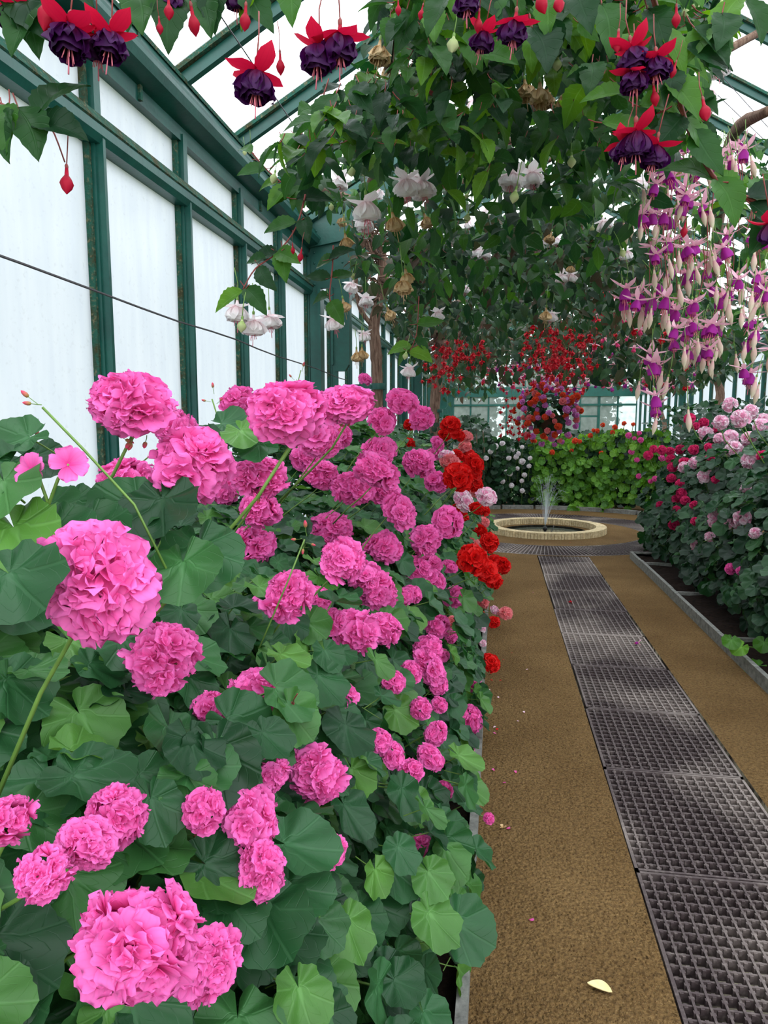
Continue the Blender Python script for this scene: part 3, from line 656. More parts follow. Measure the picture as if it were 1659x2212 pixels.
def unsquash(z, k): return z if z < 1.0 else 1.0 + (z - 1.0) / k
def lump(Y, z): return .05 * math.sin(Y * 4.1 + z * 3) + .035 * math.sin(Y * 9.3 - z * 7) + .03 * math.sin(z * 11 + Y * 2)
def bank(prof, k, side, u, Y):
    """point and outward normal on a planted bank; u runs 0..1 from the path edge to the wall"""
    L = [0]
    for (a, b), (c, d) in zip(prof[:-1], prof[1:]): L.append(L[-1] + math.hypot(c - a, d - b))
    t = u * L[-1]
    for i in range(len(prof) - 1):
        if t <= L[i + 1] or i == len(prof) - 2: break
    f = (t - L[i]) / (L[i + 1] - L[i]); (a, b), (c, d) = prof[i], prof[i + 1]; kk = k(Y)
    p = Vector((a + (c - a) * f, Y, squash(b + (d - b) * f, kk))); n = Vector(((d - b), 0, -(c - a))).normalized()
    if side < 0: n = Vector((-(d - b), 0, (c - a))).normalized()
    if n.z < 0: n.z *= .3
    return p + n * lump(Y, p.z) * min(1, .35 + p.z * .7), n
def bank_hit(prof, k, side, x, y, ya, yb):
    """march a pixel's ray to the bank surface"""
    r = ray(x, y); t = .25; tab = [(b, a) for a, b in prof]
    while t < 14:
        p = CO + r * t; z = unsquash(p.z, k(p.y))
        if ya < p.y < yb:
            if z <= tab[-1][0] and z > 0:
                Xs = interp(tab, z)
                if (side > 0 and p.x < Xs) or (side < 0 and p.x > Xs): return t
        t += .02
    return None
HP = []     # pixel discs of flower heads kept clear of leaves: (x, y, radius, depth)
def blocked(p, size):
    x, y, d = proj(p)
    if d < .24: return True
    for hx, hy, hr, hd in HP:
        if d < hd + .10 and abs(x - hx) < hr and abs(y - hy) < hr and math.hypot(x - hx, y - hy) < hr * .92 + F * size / d * .46: return True
    return False
# ================================================================== LEFT GERANIUM BANK
LH = {  # flower heads: (x, y, width in photograph pixels)
 'pink': [(283, 878, 172), (415, 1005, 168), (272, 1035, 112), (378, 930, 88), (622, 892, 178), (517, 872, 70), (742, 876, 112), (560, 1030, 112), (562, 1100, 88), (542, 1182, 84), (690, 945, 84), (725, 940, 60),
  (212, 1255, 235), (355, 1415, 152), (550, 1505, 122), (462, 1535, 80), (680, 1665, 122), (738, 1505, 62), (622, 1288, 110), (582, 1672, 66), (538, 1765, 128), (563, 1880, 122), (250, 1765, 122), (185, 1822, 104), (92, 1885, 112), (12, 1770, 98), (300, 2030, 250), (447, 2085, 132), (440, 1750, 46), (706, 1842, 46), (910, 1838, 56),
  (716, 1147, 80), (738, 1212, 100), (788, 1246, 66), (813, 1278, 84), (826, 1184, 74), (813, 984, 70), (816, 1021, 80), (822, 1058, 70), (760, 1056, 72), (863, 1103, 76), (904, 1002, 64), (942, 1042, 50), (967, 1128, 58), (920, 1168, 64), (901, 1228, 50), (932, 1220, 44), (935, 1259, 48), (970, 1225, 30), (982, 1290, 44), (826, 910, 56), (868, 868, 56), (910, 903, 48), (788, 820, 28), (945, 959, 30), (688, 876, 60), (832, 968, 44), (938, 982, 32), (663, 993, 62), (694, 1026, 70),
  (685, 1294, 55), (819, 1357, 82), (766, 1370, 86), (719, 1344, 52), (848, 1473, 46), (923, 1402, 56), (926, 1441, 70), (945, 1479, 42), (888, 1451, 46), (942, 1350, 52), (973, 1375, 26), (1020, 1476, 36), (909, 1531, 40), (1014, 1554, 48), (995, 1542, 32), (940, 1585, 44), (929, 1636, 52), (819, 1601, 40), (848, 1632, 46), (886, 1667, 50), (1010, 1617, 24), (959, 1708, 26), (957, 1416, 22), (888, 1285, 40), (948, 1523, 26), (1056, 1768, 20), (480, 1060, 60), (245, 1160, 60), (60, 1210, 60), (870, 1290, 36)],
 'red': [(1023, 1002, 40), (1023, 1024, 34), (1026, 1046, 32), (989, 1031, 56), (973, 918, 38), (988, 940, 30), (989, 984, 26), (1014, 981, 24), (1036, 1100, 36), (1036, 1150, 30), (1057, 1172, 36), (1020, 1209, 60), (1048, 1231, 46), (1064, 1253, 38), (1084, 1222, 34), (1067, 1212, 28), (1059, 1432, 38), (1039, 1328, 18), (1067, 1344, 22), (882, 959, 26), (884, 918, 22), (989, 1103, 28), (1010, 1058, 30), (1000, 1120, 24), (960, 940, 24)],
 'salmon': [(1032, 1062, 30), (973, 1000, 38), (1007, 943, 26), (1092, 1325, 28), (1039, 1303, 28), (1045, 1128, 22), (1023, 1172, 24), (978, 1345, 28), (1005, 965, 24)],
 'pale_pink': [(1051, 1074, 40), (1001, 1081, 42), (1069, 1319, 20), (1040, 1358, 18), (1043, 1390, 14), (963, 985, 28)]}
SEG = [-.25, .55, .95, 1.35, 1.8, 2.3, 2.9, 3.6, 4.4, 5.3, 6.3, 7.2, 8.15]
OW = ['first', 'second', 'third', 'fourth', 'fifth', 'sixth', 'seventh', 'eighth', 'ninth', 'tenth', 'eleventh', 'twelfth']
def seg_of(Y):
    for i in range(len(SEG) - 1):
        if Y < SEG[i + 1]: return i
    return len(SEG) - 2
def left_bank():
    heads = []
    for c, lst in LH.items():
        for x, y, w in lst:
            hit = bank_hit(LPROF, kL, 1, x, y, -.3, 8.15)
            ds = F * .102 / w
            if w >= 100: d = min(ds, hit - .14) if hit else ds
            elif hit: d = hit - .13
            else:
                d = min(ds, 8.0)
                while at(x, y, d).z < .12 or at(x, y, d).y > 8.1: d -= .05
            if d < .4: d = .42
            size = min(max(w * d / F, .05), .15)
            if w < 100 and w * d / F > .15: d = .13 * F / w; size = .13
            if w < 100 and hit is None: size = w * d / F
            size *= 1.1 if w > 90 else 1.2
            heads.append((c, x, y, w, d, size)); HP.append((x, y, w / 2, d))
    plants = []
    for i in range(len(SEG) - 1):
        yc = (SEG[i] + SEG[i + 1]) / 2
        if i < 8: lab = f'bushy double-pink geranium, {OW[i]} along the left bed counted from the camera'
        elif i < 9: lab = 'pink geranium just in front of the scarlet ones in the left bed'
        elif i == 9: lab = 'scarlet and pink geranium midway down the left bed'
        elif i == 10: lab = 'scarlet geranium with salmon heads overhanging the kerb'
        else: lab = 'scarlet geranium at the far end of the left bed by the fountain'
        g = empty('geranium_plant', (-.9, yc, .03)); tag(g, lab, 'geranium', 'geraniums in the left bed'); plants.append(g)
        mb = MB()
        for k in range(5):
            bx = -1.0 + R.uniform(-.3, .25); by = yc + R.uniform(-.25, .25); pts = [(bx, by, .02)]
            for j in range(1, 5): pts.append((bx + (j / 4) * R.uniform(-.15, .15), by + R.uniform(-.06, .06) * j, .02 + .22 * j + .05 * j * kL(yc)))
            mb.tube(pts, [.013, .012, .010, .008, .006], 6)
        put('stem', mb.mesh('stem', 'green_stem', True), g)
    # leaves, one object each
    for i, g in enumerate(plants):
        cnt = 0; tries = 0; near = SEG[i + 1] < 2.5
        while cnt < 292 and tries < 2200:
            tries += 1; Y = R.uniform(SEG[i], SEG[i + 1]); u = R.random() ** .8
            p, n = bank(LPROF, kL, 1, u, Y); size = R.uniform(.07, .125) * (1 if near else 1.05)
            if near and u > .8 and R.random() < .5: continue
            off = R.uniform(-.05, .06) if not near else R.uniform(-.09, .07)
            p = p + n * off
            x, y, d = proj(p)
            if d < .42 or x < -260 or y > 2420: 
                if R.random() < .85: continue
            nn = (n * .7 + Vector((.1, -.25, .45)) + rv(.28)).normalized(); dn = Vector((.55, -.15, -1)) + rv(.45); dn = (dn - nn * dn.dot(nn)).normalized()
            if blocked(p + dn * .17 * size, size): continue
            put('leaf', (NLEAF if near else GLEAF)[R.randrange(6)], g, frame(p, nn, dn, size)); cnt += 1
        items = []
        for k in range(420):
            Y = R.uniform(SEG[i], SEG[i + 1]); u = R.random(); p, n = bank(LPROF, kL, 1, u, Y); p = p - n * R.uniform(.08, .34)
            if p.z < .05 or p.x < XL + .08 or blocked(p, .06): continue
            items.append(frame(p, n + rv(.5) + Vector((0, 0, .4)), Vector((.4, 0, -1)) + rv(.5), R.uniform(.08, .12)))
        mass('inner_foliage', LOWR, 'geranium_leaf_mass', items, g)
    for c, x, y, w, d, size in heads:
        p = at(x, y, d); g = plants[seg_of(p.y)]
        out = (Vector((.45, -.55, .75)) + rv(.22)).normalized()
        if w > 200: out = (Vector((.5, -.8, .35))).normalized()
        if y < 960 and w > 100: out = (Vector((.1, -.35, .9)) + rv(.1)).normalized()
        if c == 'pink' and w >= 62:
            um, st = UMB[R.randrange(4)]
            SQ = Matrix.Diagonal((R.uniform(1.0, 1.16), R.uniform(.92, 1.06), R.uniform(.68, .86), 1)); loose = w > 200 and y < 1400
            h_ = put('flower_head', um, g, frame(p, out, rv(1), size / 2 * 1.0) @ SQ)
            for q, s in (st[:7] if loose else st):
                if loose: sub('floret', FLOR['pink'][R.randrange(5)], h_, frame(q * .5, q + rv(.1), rv(1), .72)); continue
                sub('floret', FLOR['pink'][R.randrange(5)], h_, frame(q * R.uniform(.42, .62), q + rv(.22), rv(1), .56 * s * R.uniform(.88, 1.15)))
        else:
            h_ = put('flower_head', HEADS[c][R.randrange(3)], g, frame(p, out, rv(1), size / 2 * 1.06) @ Matrix.Diagonal((R.uniform(1.0, 1.18), R.uniform(.9, 1.05), R.uniform(.7, .9), 1)))
        base = p - out * size * .38
        end = Vector((p.x - .16 - .1 * R.random(), p.y + R.uniform(-.02, .18), max(.15, p.z - R.uniform(.18, .3)))); mid = (base + end) / 2 + Vector((.0, 0, .02)) - out * .03
        mb = MB(); mb.tube([base, base * .6 + mid * .4 - out * .01, mid, end], [.0022, .0024, .0026, .003], 5)
        put('flower_stalk', mb.mesh('flower_stalk', 'green_stem', True), g)
        if w > 90 and R.random() < .6:
            for k in range(R.randint(2, 4)):
                dr = (Vector((0, -.2, -.8)) + rv(.6)).normalized(); sub('flower_bud', BUD, h_, Matrix.Translation((0, 0, -.75)) @ frame(Vector((R.uniform(-.25, .25), R.uniform(-.25, .25), -.25)), (R.gauss(0, .8), R.gauss(0, .8), -.7), rv(1), .42))
    # the two loose single florets and bud stalks at far left
    g = plants[1]
    for x, y, w, o in ((70, 1015, 78, (-.1, -.9, .3)), (148, 1003, 84, (.6, -.6, .4))):
        p = at(x, y, .72); put('flower_head', FLOR1['pink'][0], g, frame(p, o, rv(1), w / 2 * .72 / F))
        e = at(105, 1090, .72); mb = MB(); mb.tube([p, p * .5 + e * .5 + Vector((0, 0, .006)), e, at(92, 1180, .78)], .0018, 5); put('flower_stalk', mb.mesh('flower_stalk', 'green_stem', True), g)
    def budstalk(pix, d, buds, gi):
        g = plants[gi]; mb = MB(); mb.tube([at(x, y, d) for x, y in pix], [.0016] * len(pix), 5); put('flower_stalk', mb.mesh('flower_stalk', 'green_stem', True), g)
        for x, y, s, dx, dz in buds: put('flower_bud', BUD, g, frame(at(x, y, d), (dx, -.2, dz), rv(1), s))
    budstalk([(360, 1230), (290, 1090), (180, 970), (92, 880)], .8, [(62, 858, .022, -.6, .6), (68, 872, .02, -.8, .1), (66, 918, .02, -.3, -.9), (80, 925, .02, 0, -1)], 1)
    budstalk([(500, 960), (470, 900), (458, 862)], 1.5, [(460, 838, .024, 0, 1), (445, 866, .02, -.8, .2), (475, 866, .02, .6, .5)], 2)
    budstalk([(690, 900), (640, 840), (650, 800)], 2.2, [(655, 792, .03, .3, 1), (630, 815, .024, -.5, .6), (640, 830, .03, 0, -1)], 4)
    budstalk([(560, 1400), (620, 1260), (658, 1165)], 1.3, [(660, 1140, .03, 0, 1), (640, 1165, .02, -.8, 0), (672, 1175, .02, .8, -.2), (655, 1185, .022, -.1, -1)], 2)
    budstalk([(270, 1910), (330, 1850), (365, 1800), (420, 1765)], .95, [(370, 1820, .02, 0, -1), (390, 1825, .018, .3, -.8), (418, 1805, .022, 1, .1), (352, 1818, .018, -.4, -.8)], 1)
    for x, y, d, sz, nx, dx, dz in ((62, 945, .78, .07, 0, -.6, -.5), (20, 1000, .75, .085, .2, -.3, -.8), (8, 1040, .72, .09, 0, .4, -.6), (60, 990, .85, .07, .3, .9, .1), (110, 1090, .8, .075, -.2, .5, -.7), (30, 1140, .7, .1, 0, .5, -.6), (100, 1160, .72, .1, .2, .7, -.4), (180, 1150, .75, .09, 0, .8, -.3), (20, 1240, .6, .09, .1, .6, -.4), (150, 1085, .85, .07, .3, .6, -.5), (300, 1100, .85, .1, .1, -.8, -.5), (350, 1080, .85, .1, 0, .3, -.8), (430, 1180, .85, .11, .2, .2, -.8), (395, 1215, .8, .1, -.1, .3, -.9), (460, 950, 1.3, .08, 0, -.6, -.4), (520, 930, 1.3, .09, 0, .5, -.5), (480, 915, 1.4, .08, 0, .6, .3), (560, 960, 1.3, .08, 0, .2, -.7)):
        put('leaf', NLEAF[R.randrange(7)], plants[1], frame(at(x, y, d), Vector((nx, -.6, .7)), (dx, -.2, dz), sz))
    return plants
LP = left_bank()
# ================================================================== RIGHT GERANIUM BANK
RHD = {
 'pale_pink': [(1578, 875, 34), (1600, 905, 42), (1622, 890, 34), (1557, 912, 34), (1525, 938, 34), (1553, 948, 24), (1578, 945, 34), (1617, 948, 34), (1645, 922, 36), (1585, 972, 40), (1622, 995, 40), (1502, 1000, 28), (1478, 1010, 26), (1524, 1031, 36), (1612, 1055, 24), (1548, 1112, 34), (1545, 1128, 30), (1582, 1130, 36), (1604, 1120, 40), (1534, 1160, 24), (1503, 1178, 24), (1632, 1152, 28), (1648, 905, 26)],
 'rose': [(1490, 905, 26), (1520, 913, 22), (1504, 921, 18), (1548, 930, 18), (1430, 973, 22), (1412, 970, 18), (1400, 984, 22), (1448, 975, 20), (1470, 971, 22), (1498, 972, 24), (1532, 967, 22), (1449, 992, 22), (1452, 1010, 22), (1478, 999, 24), (1533, 990, 20), (1450, 1034, 22), (1468, 1045, 20), (1472, 1066, 24), (1460, 1078, 20), (1481, 1081, 22), (1500, 1091, 20), (1426, 1091, 18), (1461, 1102, 20), (1456, 1133, 24), (1502, 1127, 20), (1545, 1036, 18), (1648, 985, 26)],
 'pink': [(1580, 1229, 28), (1601, 1234, 22)]}
RSEG = [2.3, 3.3, 4.3, 5.3, 6.3, 7.3, 8.9]
def right_bank():
    heads = []
    for c, lst in RHD.items():
        for x, y, w in lst:
            hit = bank_hit(RPROF, kR, -1, x, y, 2.2, 9.0); d = (hit - .06) if hit else min(8.6, F * .13 / w)
            heads.append((c, x, y, w, d, min(max(w * d / F, .06), .22))); HP.append((x, y, w / 2, d))
    labs = ['dark leafy geranium nearest the camera in the right bed', 'dark geranium with a bright pink head, second in the right bed', 'geranium with pale pink and white heads, third in the right bed', 'geranium with pale heads, fourth in the right bed', 'geranium carrying pale and rose heads, fifth in the right bed', 'rose-flowered geranium at the far end of the right bed']
    ps = []
    for i in range(len(RSEG) - 1):
        yc = (RSEG[i] + RSEG[i + 1]) / 2; g = empty('geranium_plant', (2.6, yc, .03)); tag(g, labs[i], 'geranium', 'geraniums in the right bed'); ps.append(g)
        mb = MB()
        for k in range(5):
            bx = 2.5 + R.uniform(-.4, .4); by = yc + R.uniform(-.3, .3); mb.tube([(bx, by, .02), (bx + .03, by, .5), (bx - .1 * R.random(), by + .05, 1.15)], [.014, .011, .007], 6)
        put('stem', mb.mesh('stem', 'green_stem', True), g)
        cnt = tries = 0
        while cnt < 290 and tries < 2000:
            tries += 1; Y = R.uniform(RSEG[i], RSEG[i + 1]); u = R.random() * .9; p, n = bank(RPROF, kR, -1, u, Y); size = R.uniform(.09, .15); p = p + n * R.uniform(-.06, .07)
            if blocked(p, size): continue
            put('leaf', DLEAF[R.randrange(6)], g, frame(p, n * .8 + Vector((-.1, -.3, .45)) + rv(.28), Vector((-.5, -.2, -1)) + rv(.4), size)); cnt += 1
        items = []
        for k in range(420):
            Y = R.uniform(RSEG[i], RSEG[i + 1]); p, n = bank(RPROF, kR, -1, R.random(), Y); p = p - n * R.uniform(.08, .4)
            if p.z < .08: continue
            items.append(frame(p, n + rv(.5), Vector((-.4, 0, -1)) + rv(.5), R.uniform(.1, .15)))
        if i == len(RSEG) - 2:     # rounded far end of the row
            for k in range(500):
                p, n = bank(RPROF, kR, -1, R.random(), 8.85); f = R.random(); items.append(frame(Vector((p.x + R.random() * .9, 8.9 + .25 * math.sin(f * 3) * R.random(), p.z * f)), Vector((-.2, 1, .4)) + rv(.4), (0, 0, -1), .13))
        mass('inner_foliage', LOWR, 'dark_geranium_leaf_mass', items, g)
    for c, x, y, w, d, size in heads:
        p = at(x, y, d); i = 0
        while i < len(ps) - 1 and p.y > RSEG[i + 1]: i += 1
        out = (Vector((-.4, -.6, .6)) + rv(.2)).normalized(); put('flower_head', HEADS[c][R.randrange(3)], ps[i], frame(p, out, rv(1), size / 2 * 1.05))
        mb = MB(); mb.tube([p - out * size * .35, p - out * .1 + Vector((.06, .05, -.1)), p + Vector((.2, .1, -.3))], .004, 5); put('flower_stalk', mb.mesh('flower_stalk', 'green_stem', True), ps[i])
    # trailing shoot over the kerb
    g = ps[1]
    mb = MB(); mb.tube([at(1700, 1330, 4.9), at(1672, 1375, 4.6), at(1640, 1400, 4.45), at(1600, 1395, 4.4), at(1575, 1400, 4.4)], .004, 5); put('trailing_shoot', mb.mesh('trailing_shoot', 'green_stem', True), g)
    for x, y in ((1580, 1395), (1602, 1410), (1625, 1465), (1640, 1450), (1612, 1475), (1650, 1400)): put('leaf', BLEAF[R.randrange(4)], g, frame(at(x, y - 12, 4.32), Vector((-.2, -.6, .6)) + rv(.2), Vector((-.3, 0, -1)) + rv(.3), .115))
right_bank()
# ================================================================== HEDGE BEHIND THE FOUNTAIN
def hedge():
    rh = 2.98
    def cyl(x, y, rr):
        r = ray(x, y); dx, dy = r.x, r.y; fx, fy = -FC[0], -FC[1]
        a = dx * dx + dy * dy; b = 2 * (fx * dx + fy * dy); c = fx * fx + fy * fy - rr * rr; q = b * b - 4 * a * c
        if q < 0: return None
        return CO + r * ((-b + math.sqrt(q)) / (2 * a))
    specs = [('geranium_plant', 'white-flowered geranium behind the fountain left of the bright green one', 'geranium', 1030, 1155, 945, 1085, DLEAF, 'dark_geranium_leaf_mass', .11, [(1185, 'white')]),
             ('geranium_plant', 'bright yellow-green leafy geranium directly behind the fountain jet', 'geranium', 1148, 1232, 940, 1100, BLEAF, 'bright_leaf_mass', .125, []),
             ('geranium_plant', 'bright green leafy geranium right of the jet, spilling over the kerb', 'geranium', 1228, 1318, 940, 1106, BLEAF, 'bright_leaf_mass', .125, []),
             ('geranium_plant', 'green geranium with bright pink heads at the right end of the hedge', 'geranium', 1312, 1450, 930, 1100, BLEAF, 'bright_leaf_mass', .125, [])]
    hp = {0: [('white', x, y, w) for x, y, w in ((1099, 990, 11), (1120, 980, 10), (1128, 997, 14), (1115, 987, 12), (1133, 1026, 11), (1127, 1039, 10), (1105, 1049, 12), (1086, 1040, 11), (1094, 1020, 12), (1102, 1024, 11), (1128, 1060, 11), (1143, 1007, 10), (1118, 1012, 9), (1070, 965, 14), (1060, 975, 12), (1108, 971, 10), (1085, 958, 12), (1145, 990, 10), (1050, 990, 12), (1128, 966, 9))],
          1: [('orange', x, y, w) for x, y, w in ((1193, 977, 12), (1235, 973, 9), (1155, 953, 10), (1181, 947, 8), (1212, 930, 9))],
          2: [('orange', x, y, w) for x, y, w in ((1299, 979, 10), (1242, 953, 14), (1252, 954, 10), (1302, 918, 10), (1328, 923, 12), (1323, 934, 10), (1290, 931, 11), (1275, 941, 11), (1348, 915, 10), (1368, 917, 9), (1282, 930, 9))],
          3: [('pink', x, y, w) for x, y, w in ((1358, 941, 14), (1384, 951, 13), (1381, 936, 10), (1370, 947, 9), (1364, 976, 13), (1376, 994, 12), (1380, 1029, 12), (1372, 1109, 13), (1415, 1035, 14), (1430, 990, 14), (1405, 1040, 10))]}
    for i, (nm, lab, cat, xa, xb, ya, yb, leaves, mm, sz, _) in enumerate(specs):
        b = cyl((xa + xb) / 2, 1100, rh); g = empty(nm, (b.x, b.y, .02)); tag(g, lab, cat, 'geraniums behind the fountain')
        mb = MB()
        for k in range(4): q = cyl(R.uniform(xa, xb), 1095, rh + .25); mb.tube([(q.x, q.y, .0), (q.x + .03, q.y, .5), (q.x, q.y, 1.1)], [.014, .012, .008], 6)
        put('stem', mb.mesh('stem', 'green_stem', True), g)
        for k in range(290):
            x, y = R.uniform(xa, xb), ya + (yb - ya) * R.random(); bul = .18 * math.sin(x * .09) + .1 * math.sin(y * .13 + x * .05)
            if i != 2 and y > 1088 - 12 * math.sin(x * .11): continue
            p = cyl(x, y, rh + bul * .5 + R.uniform(-.08, .1) + (.12 if y < 960 else 0) - (.12 if y > 1085 else 0))
            nn = Vector((FC[0] - p.x, FC[1] - p.y, 0)).normalized(); nn = nn + Vector((0, 0, .2)) + rv(.22)
            put('leaf', leaves[R.randrange(len(leaves))], g, frame(p, nn, Vector((0, -.2, -1)) + rv(.4), sz * R.uniform(.75, 1.2)))
        items = []
        for k in range(700):
            x, y = R.uniform(xa, xb), R.uniform(ya + 4, 1092); p = cyl(x, y, rh + R.uniform(.1, .7)); items.append(frame(p, Vector((0, -1, .6)) + rv(.5), (0, 0, -1), sz * 1.0))
        mass('inner_foliage', LOWR, 'dark_geranium_leaf_mass', items, g)  # dark green inner leaves: deeper shade inside the hedge put into their colour
        for c, x, y, w in hp[i]:
            p = cyl(x, y, rh - .14); s = w * (p - CO).dot(FW) / F; o = (Vector((0, -.7, .7)) + rv(.2)).normalized(); put('flower_head', HEADS[c][R.randrange(3)], g, frame(p, o, rv(1), s / 2 * 1.1))
            mb = MB(); mb.tube([p - o * s * .35, p + Vector((0, .08, -.12)), p + Vector((0, .2, -.3))], .005, 4); put('flower_stalk', mb.mesh('flower_stalk', 'green_stem'), g)
    # darker shrubs standing further back, left and right
    for lab, x0, x1, y0, y1, z0, z1, n in (('dark leafy shrub behind the white-flowered geranium at left', -1.7, .1, 12.9, 15, .1, 1.75, 700), ('dark shrub filling the back right behind the rose geraniums', 3.0, 5.3, 12.0, 17, .1, 2.0, 1500), ('low dark shrub behind the bright green hedge', .2, 3.4, 14.0, 16, .1, 1.45, 1200)):
        g = empty('leafy_shrub', ((x0 + x1) / 2, (y0 + y1) / 2, 0)); tag(g, lab, 'shrub', 'background shrubs'); mb = MB()
        for k in range(5): bx, by = R.uniform(x0 + .3, x1 - .3), R.uniform(y0 + .3, y1 - .3); mb.tube([(bx, by, -.02), (bx + .05, by, z1 * .5), (bx, by + .05, z1 * .85)], [.02, .015, .008], 6)
        put('stem', mb.mesh('stem', 'bark', True), g); items = []
        for k in range(n):
            x, y = R.uniform(x0, x1), R.uniform(y0, y1); e = min(1, 3.2 * min((x - x0) / (x1 - x0), (x1 - x) / (x1 - x0)) + .35); z = z0 + (z1 - z0) * e * R.random() ** .6; items.append(frame((x, y, z), Vector((0, -.5, .8)) + rv(.5), (0, -.3, -1), R.uniform(.1, .16)))
        mass('foliage', LOWR, 'dark_geranium_leaf_mass', items, g)
hedge()
# ================================================================== HANGING BASKET
def basket():
    c = on_y(1185, 890, 10.6); g = empty('hanging_basket', c); tag(g, 'hanging basket of mauve and orange-red geraniums above the fountain', 'hanging basket')
    mb = MB(); mb.lathe([(.02, -.30), (.12, -.29), (.2, -.18), (.24, -.05), (.22, -.05)], 18); put('basket', mb.mesh('basket', 'basket_brown', True), g, Matrix.Translation(c))
    mb = MB()
    for k in range(3): a = k * 2.09; mb.tube([c + Vector((.23 * math.cos(a), .23 * math.sin(a), -.05)), c + Vector((0, 0, .75))], .004, 4)
    mb.tube([c + Vector((0, 0, .75)), c + Vector((0, 0, 2.6))], .004, 4); put('chain', mb.mesh('chain', 'wire_metal'), g)
    for k in range(230):
        d = rv(1).normalized(); r_ = R.uniform(.2, .42); p = c + Vector((d.x * r_, d.y * r_, d.z * r_ * .95 + .02)); put('leaf', DLEAF[R.randrange(6)], g, frame(p, d + Vector((0, 0, .4)) + rv(.3), Vector((0, 0, -1)) + rv(.4), R.uniform(.07, .11)))
    for k in range(105):
        d = rv(1).normalized(); 
        if d.y > .35: d.y = -d.y
        r_ = R.uniform(.38, .5); cc = R.choice(('mauve', 'orange', 'orange', 'salmon', 'mauve')); put('flower_head', HEADS[cc][R.randrange(3)], g, frame(c + Vector((d.x * r_, d.y * r_, d.z * r_)), d + rv(.2), rv(1), R.uniform(.038, .06)))
basket()
# ================================================================== FUCHSIA FLOWERS
def curve_petal(mb, az, z0, L, Wd, ang, curl, off, mi, r_, n=5):
    """a sepal: leaves the axis at height z0 in direction az, ang above horizontal, curling up by curl"""
    ca, sa = math.cos(az), math.sin(az); V = []; uv = []; x = off; z = z0
    for i in range(n + 1):
        t = i / n; w = Wd * (.55 + .45 * math.sin(math.pi * min(1, t * 1.3)) if t < .6 else (1 - t) / .4 * .93) / 2
        for k in (-1, 0, 1): V.append((x * ca - k * w * sa, x * sa + k * w * ca, z + abs(k) * w * .35)); uv.append((.5 + k * .4, .3 + .6 * t))
        a = ang + curl * t; x += L / n * math.cos(a); z += L / n * math.sin(a)
    Fc = []
    for i in range(n):
        a = 3 * i; Fc += [(a, a + 1, a + 4, a + 3), (a + 1, a + 2, a + 5, a + 4)]
    mb.add(V, Fc, uv, mi)
def fuchsia(seed, ang=.15, curl=.7, double=True, tube=.3, sep=.7, cl=.52, cr=.31, ped=1.1, sw=.4):
    """returns dict of part meshes; axis -Z, origin at the top of the floral tube"""
    r_ = random.Random(seed); P = {}
    mb = MB(); mb.tube([(r_.uniform(-.12, .12), r_.uniform(-.12, .12), ped), (0, .03, ped * .5), (0, 0, .06)], .018, 5, 0); mb.lathe([(.02, .1), (.055, .04), (.05, -.04), (.04, -.07)], 7, 0); mb.lathe([(.045, -.06), (.06, -tube * .5), (.095, -tube)], 8, 1); P['tube'] = mb
    a0 = r_.random() * 6.28; P['sepal'] = []
    for k in range(4): m = MB(); curve_petal(m, a0 + k * 1.5708 + r_.gauss(0, .12), -tube + .02, sep, sw, ang + r_.gauss(0, .2), curl + r_.gauss(0, .25), .06, 0, r_); P['sepal'].append(m)
    mb = MB(); z0 = -tube + .02
    mb.lathe([(.07, z0), (cr * .75, z0 - cl * .3), (cr, z0 - cl * .65), (cr * .95, z0 - cl)], 16, 0, .12, 4, seed)
    if double:
        mb.lathe([(.05, z0), (cr * .6, z0 - cl * .4), (cr * .72, z0 - cl * .8), (cr * .6, z0 - cl * 1.08)], 14, 0, .2, 5, seed + 2)
        for k in range(9):
            m = MB(); petal(m, k * .7 + r_.random() * .3, -1.05 + r_.gauss(0, .12), cl * r_.uniform(.9, 1.15), cl * .9, cr * .38, -.25 + r_.gauss(0, .1), r_, fine=True); mb.add([(q[0], q[1], q[2] + z0) for q in m.v], m.f, m.uv, 0)
        for k in range(7):
            m = MB(); petal(m, k * .9 + r_.random() * .4, -1.0 + r_.gauss(0, .15), cl * r_.uniform(.8, 1.05), cl * .75, cr * .25, -.35, r_); mb.add([(q[0], q[1], q[2] + z0) for q in m.v], m.f, m.uv, 0)
    P['corolla'] = mb
    mb = MB()
    for k in range(6): a = k * 1.05 + .3; mb.tube([(.03 * math.cos(a), .03 * math.sin(a), z0 - cl * .5), (.12 * math.cos(a), .12 * math.sin(a), z0 - cl - r_.uniform(.1, .25))], [.008, .012], 4)
    mb.tube([(0, 0, z0 - cl * .5), (.02, .01, z0 - cl - .45)], [.01, .018], 4); P['stamens'] = mb
    return P
def fjoin(name, P, mats):
    """mats: stem, tube, sepal, corolla, stamen"""
    mb = MB(); t = P['tube']; mb.add(t.v, t.f, t.uv, 0)
    mb.mi = [m for m in t.mi]
    for s in P['sepal']: mb.add(s.v, s.f, s.uv, 2)
    mb.add(P['corolla'].v, P['corolla'].f, P['corolla'].uv, 3); mb.add(P['stamens'].v, P['stamens'].f, P['stamens'].uv, 4); return mb.mesh(name, list(mats), True)
FK = {}
FK['rp'] = [fjoin('flower', fuchsia(400 + i, ang=R.uniform(-.5, .4), curl=R.uniform(.4, 1.1)), ('red_stem', 'crimson_sepal', 'crimson_sepal', 'purple_corolla', 'stamen')) for i in range(4)]
FK['wh'] = [fjoin('flower', fuchsia(420 + i, ang=R.uniform(-.6, .3), curl=R.uniform(.5, 1.2), cr=.42, cl=.52, sw=.44), ('green_stem', 'blush_petal', 'blush_petal', 'blush_petal', 'stamen')) for i in range(5)]
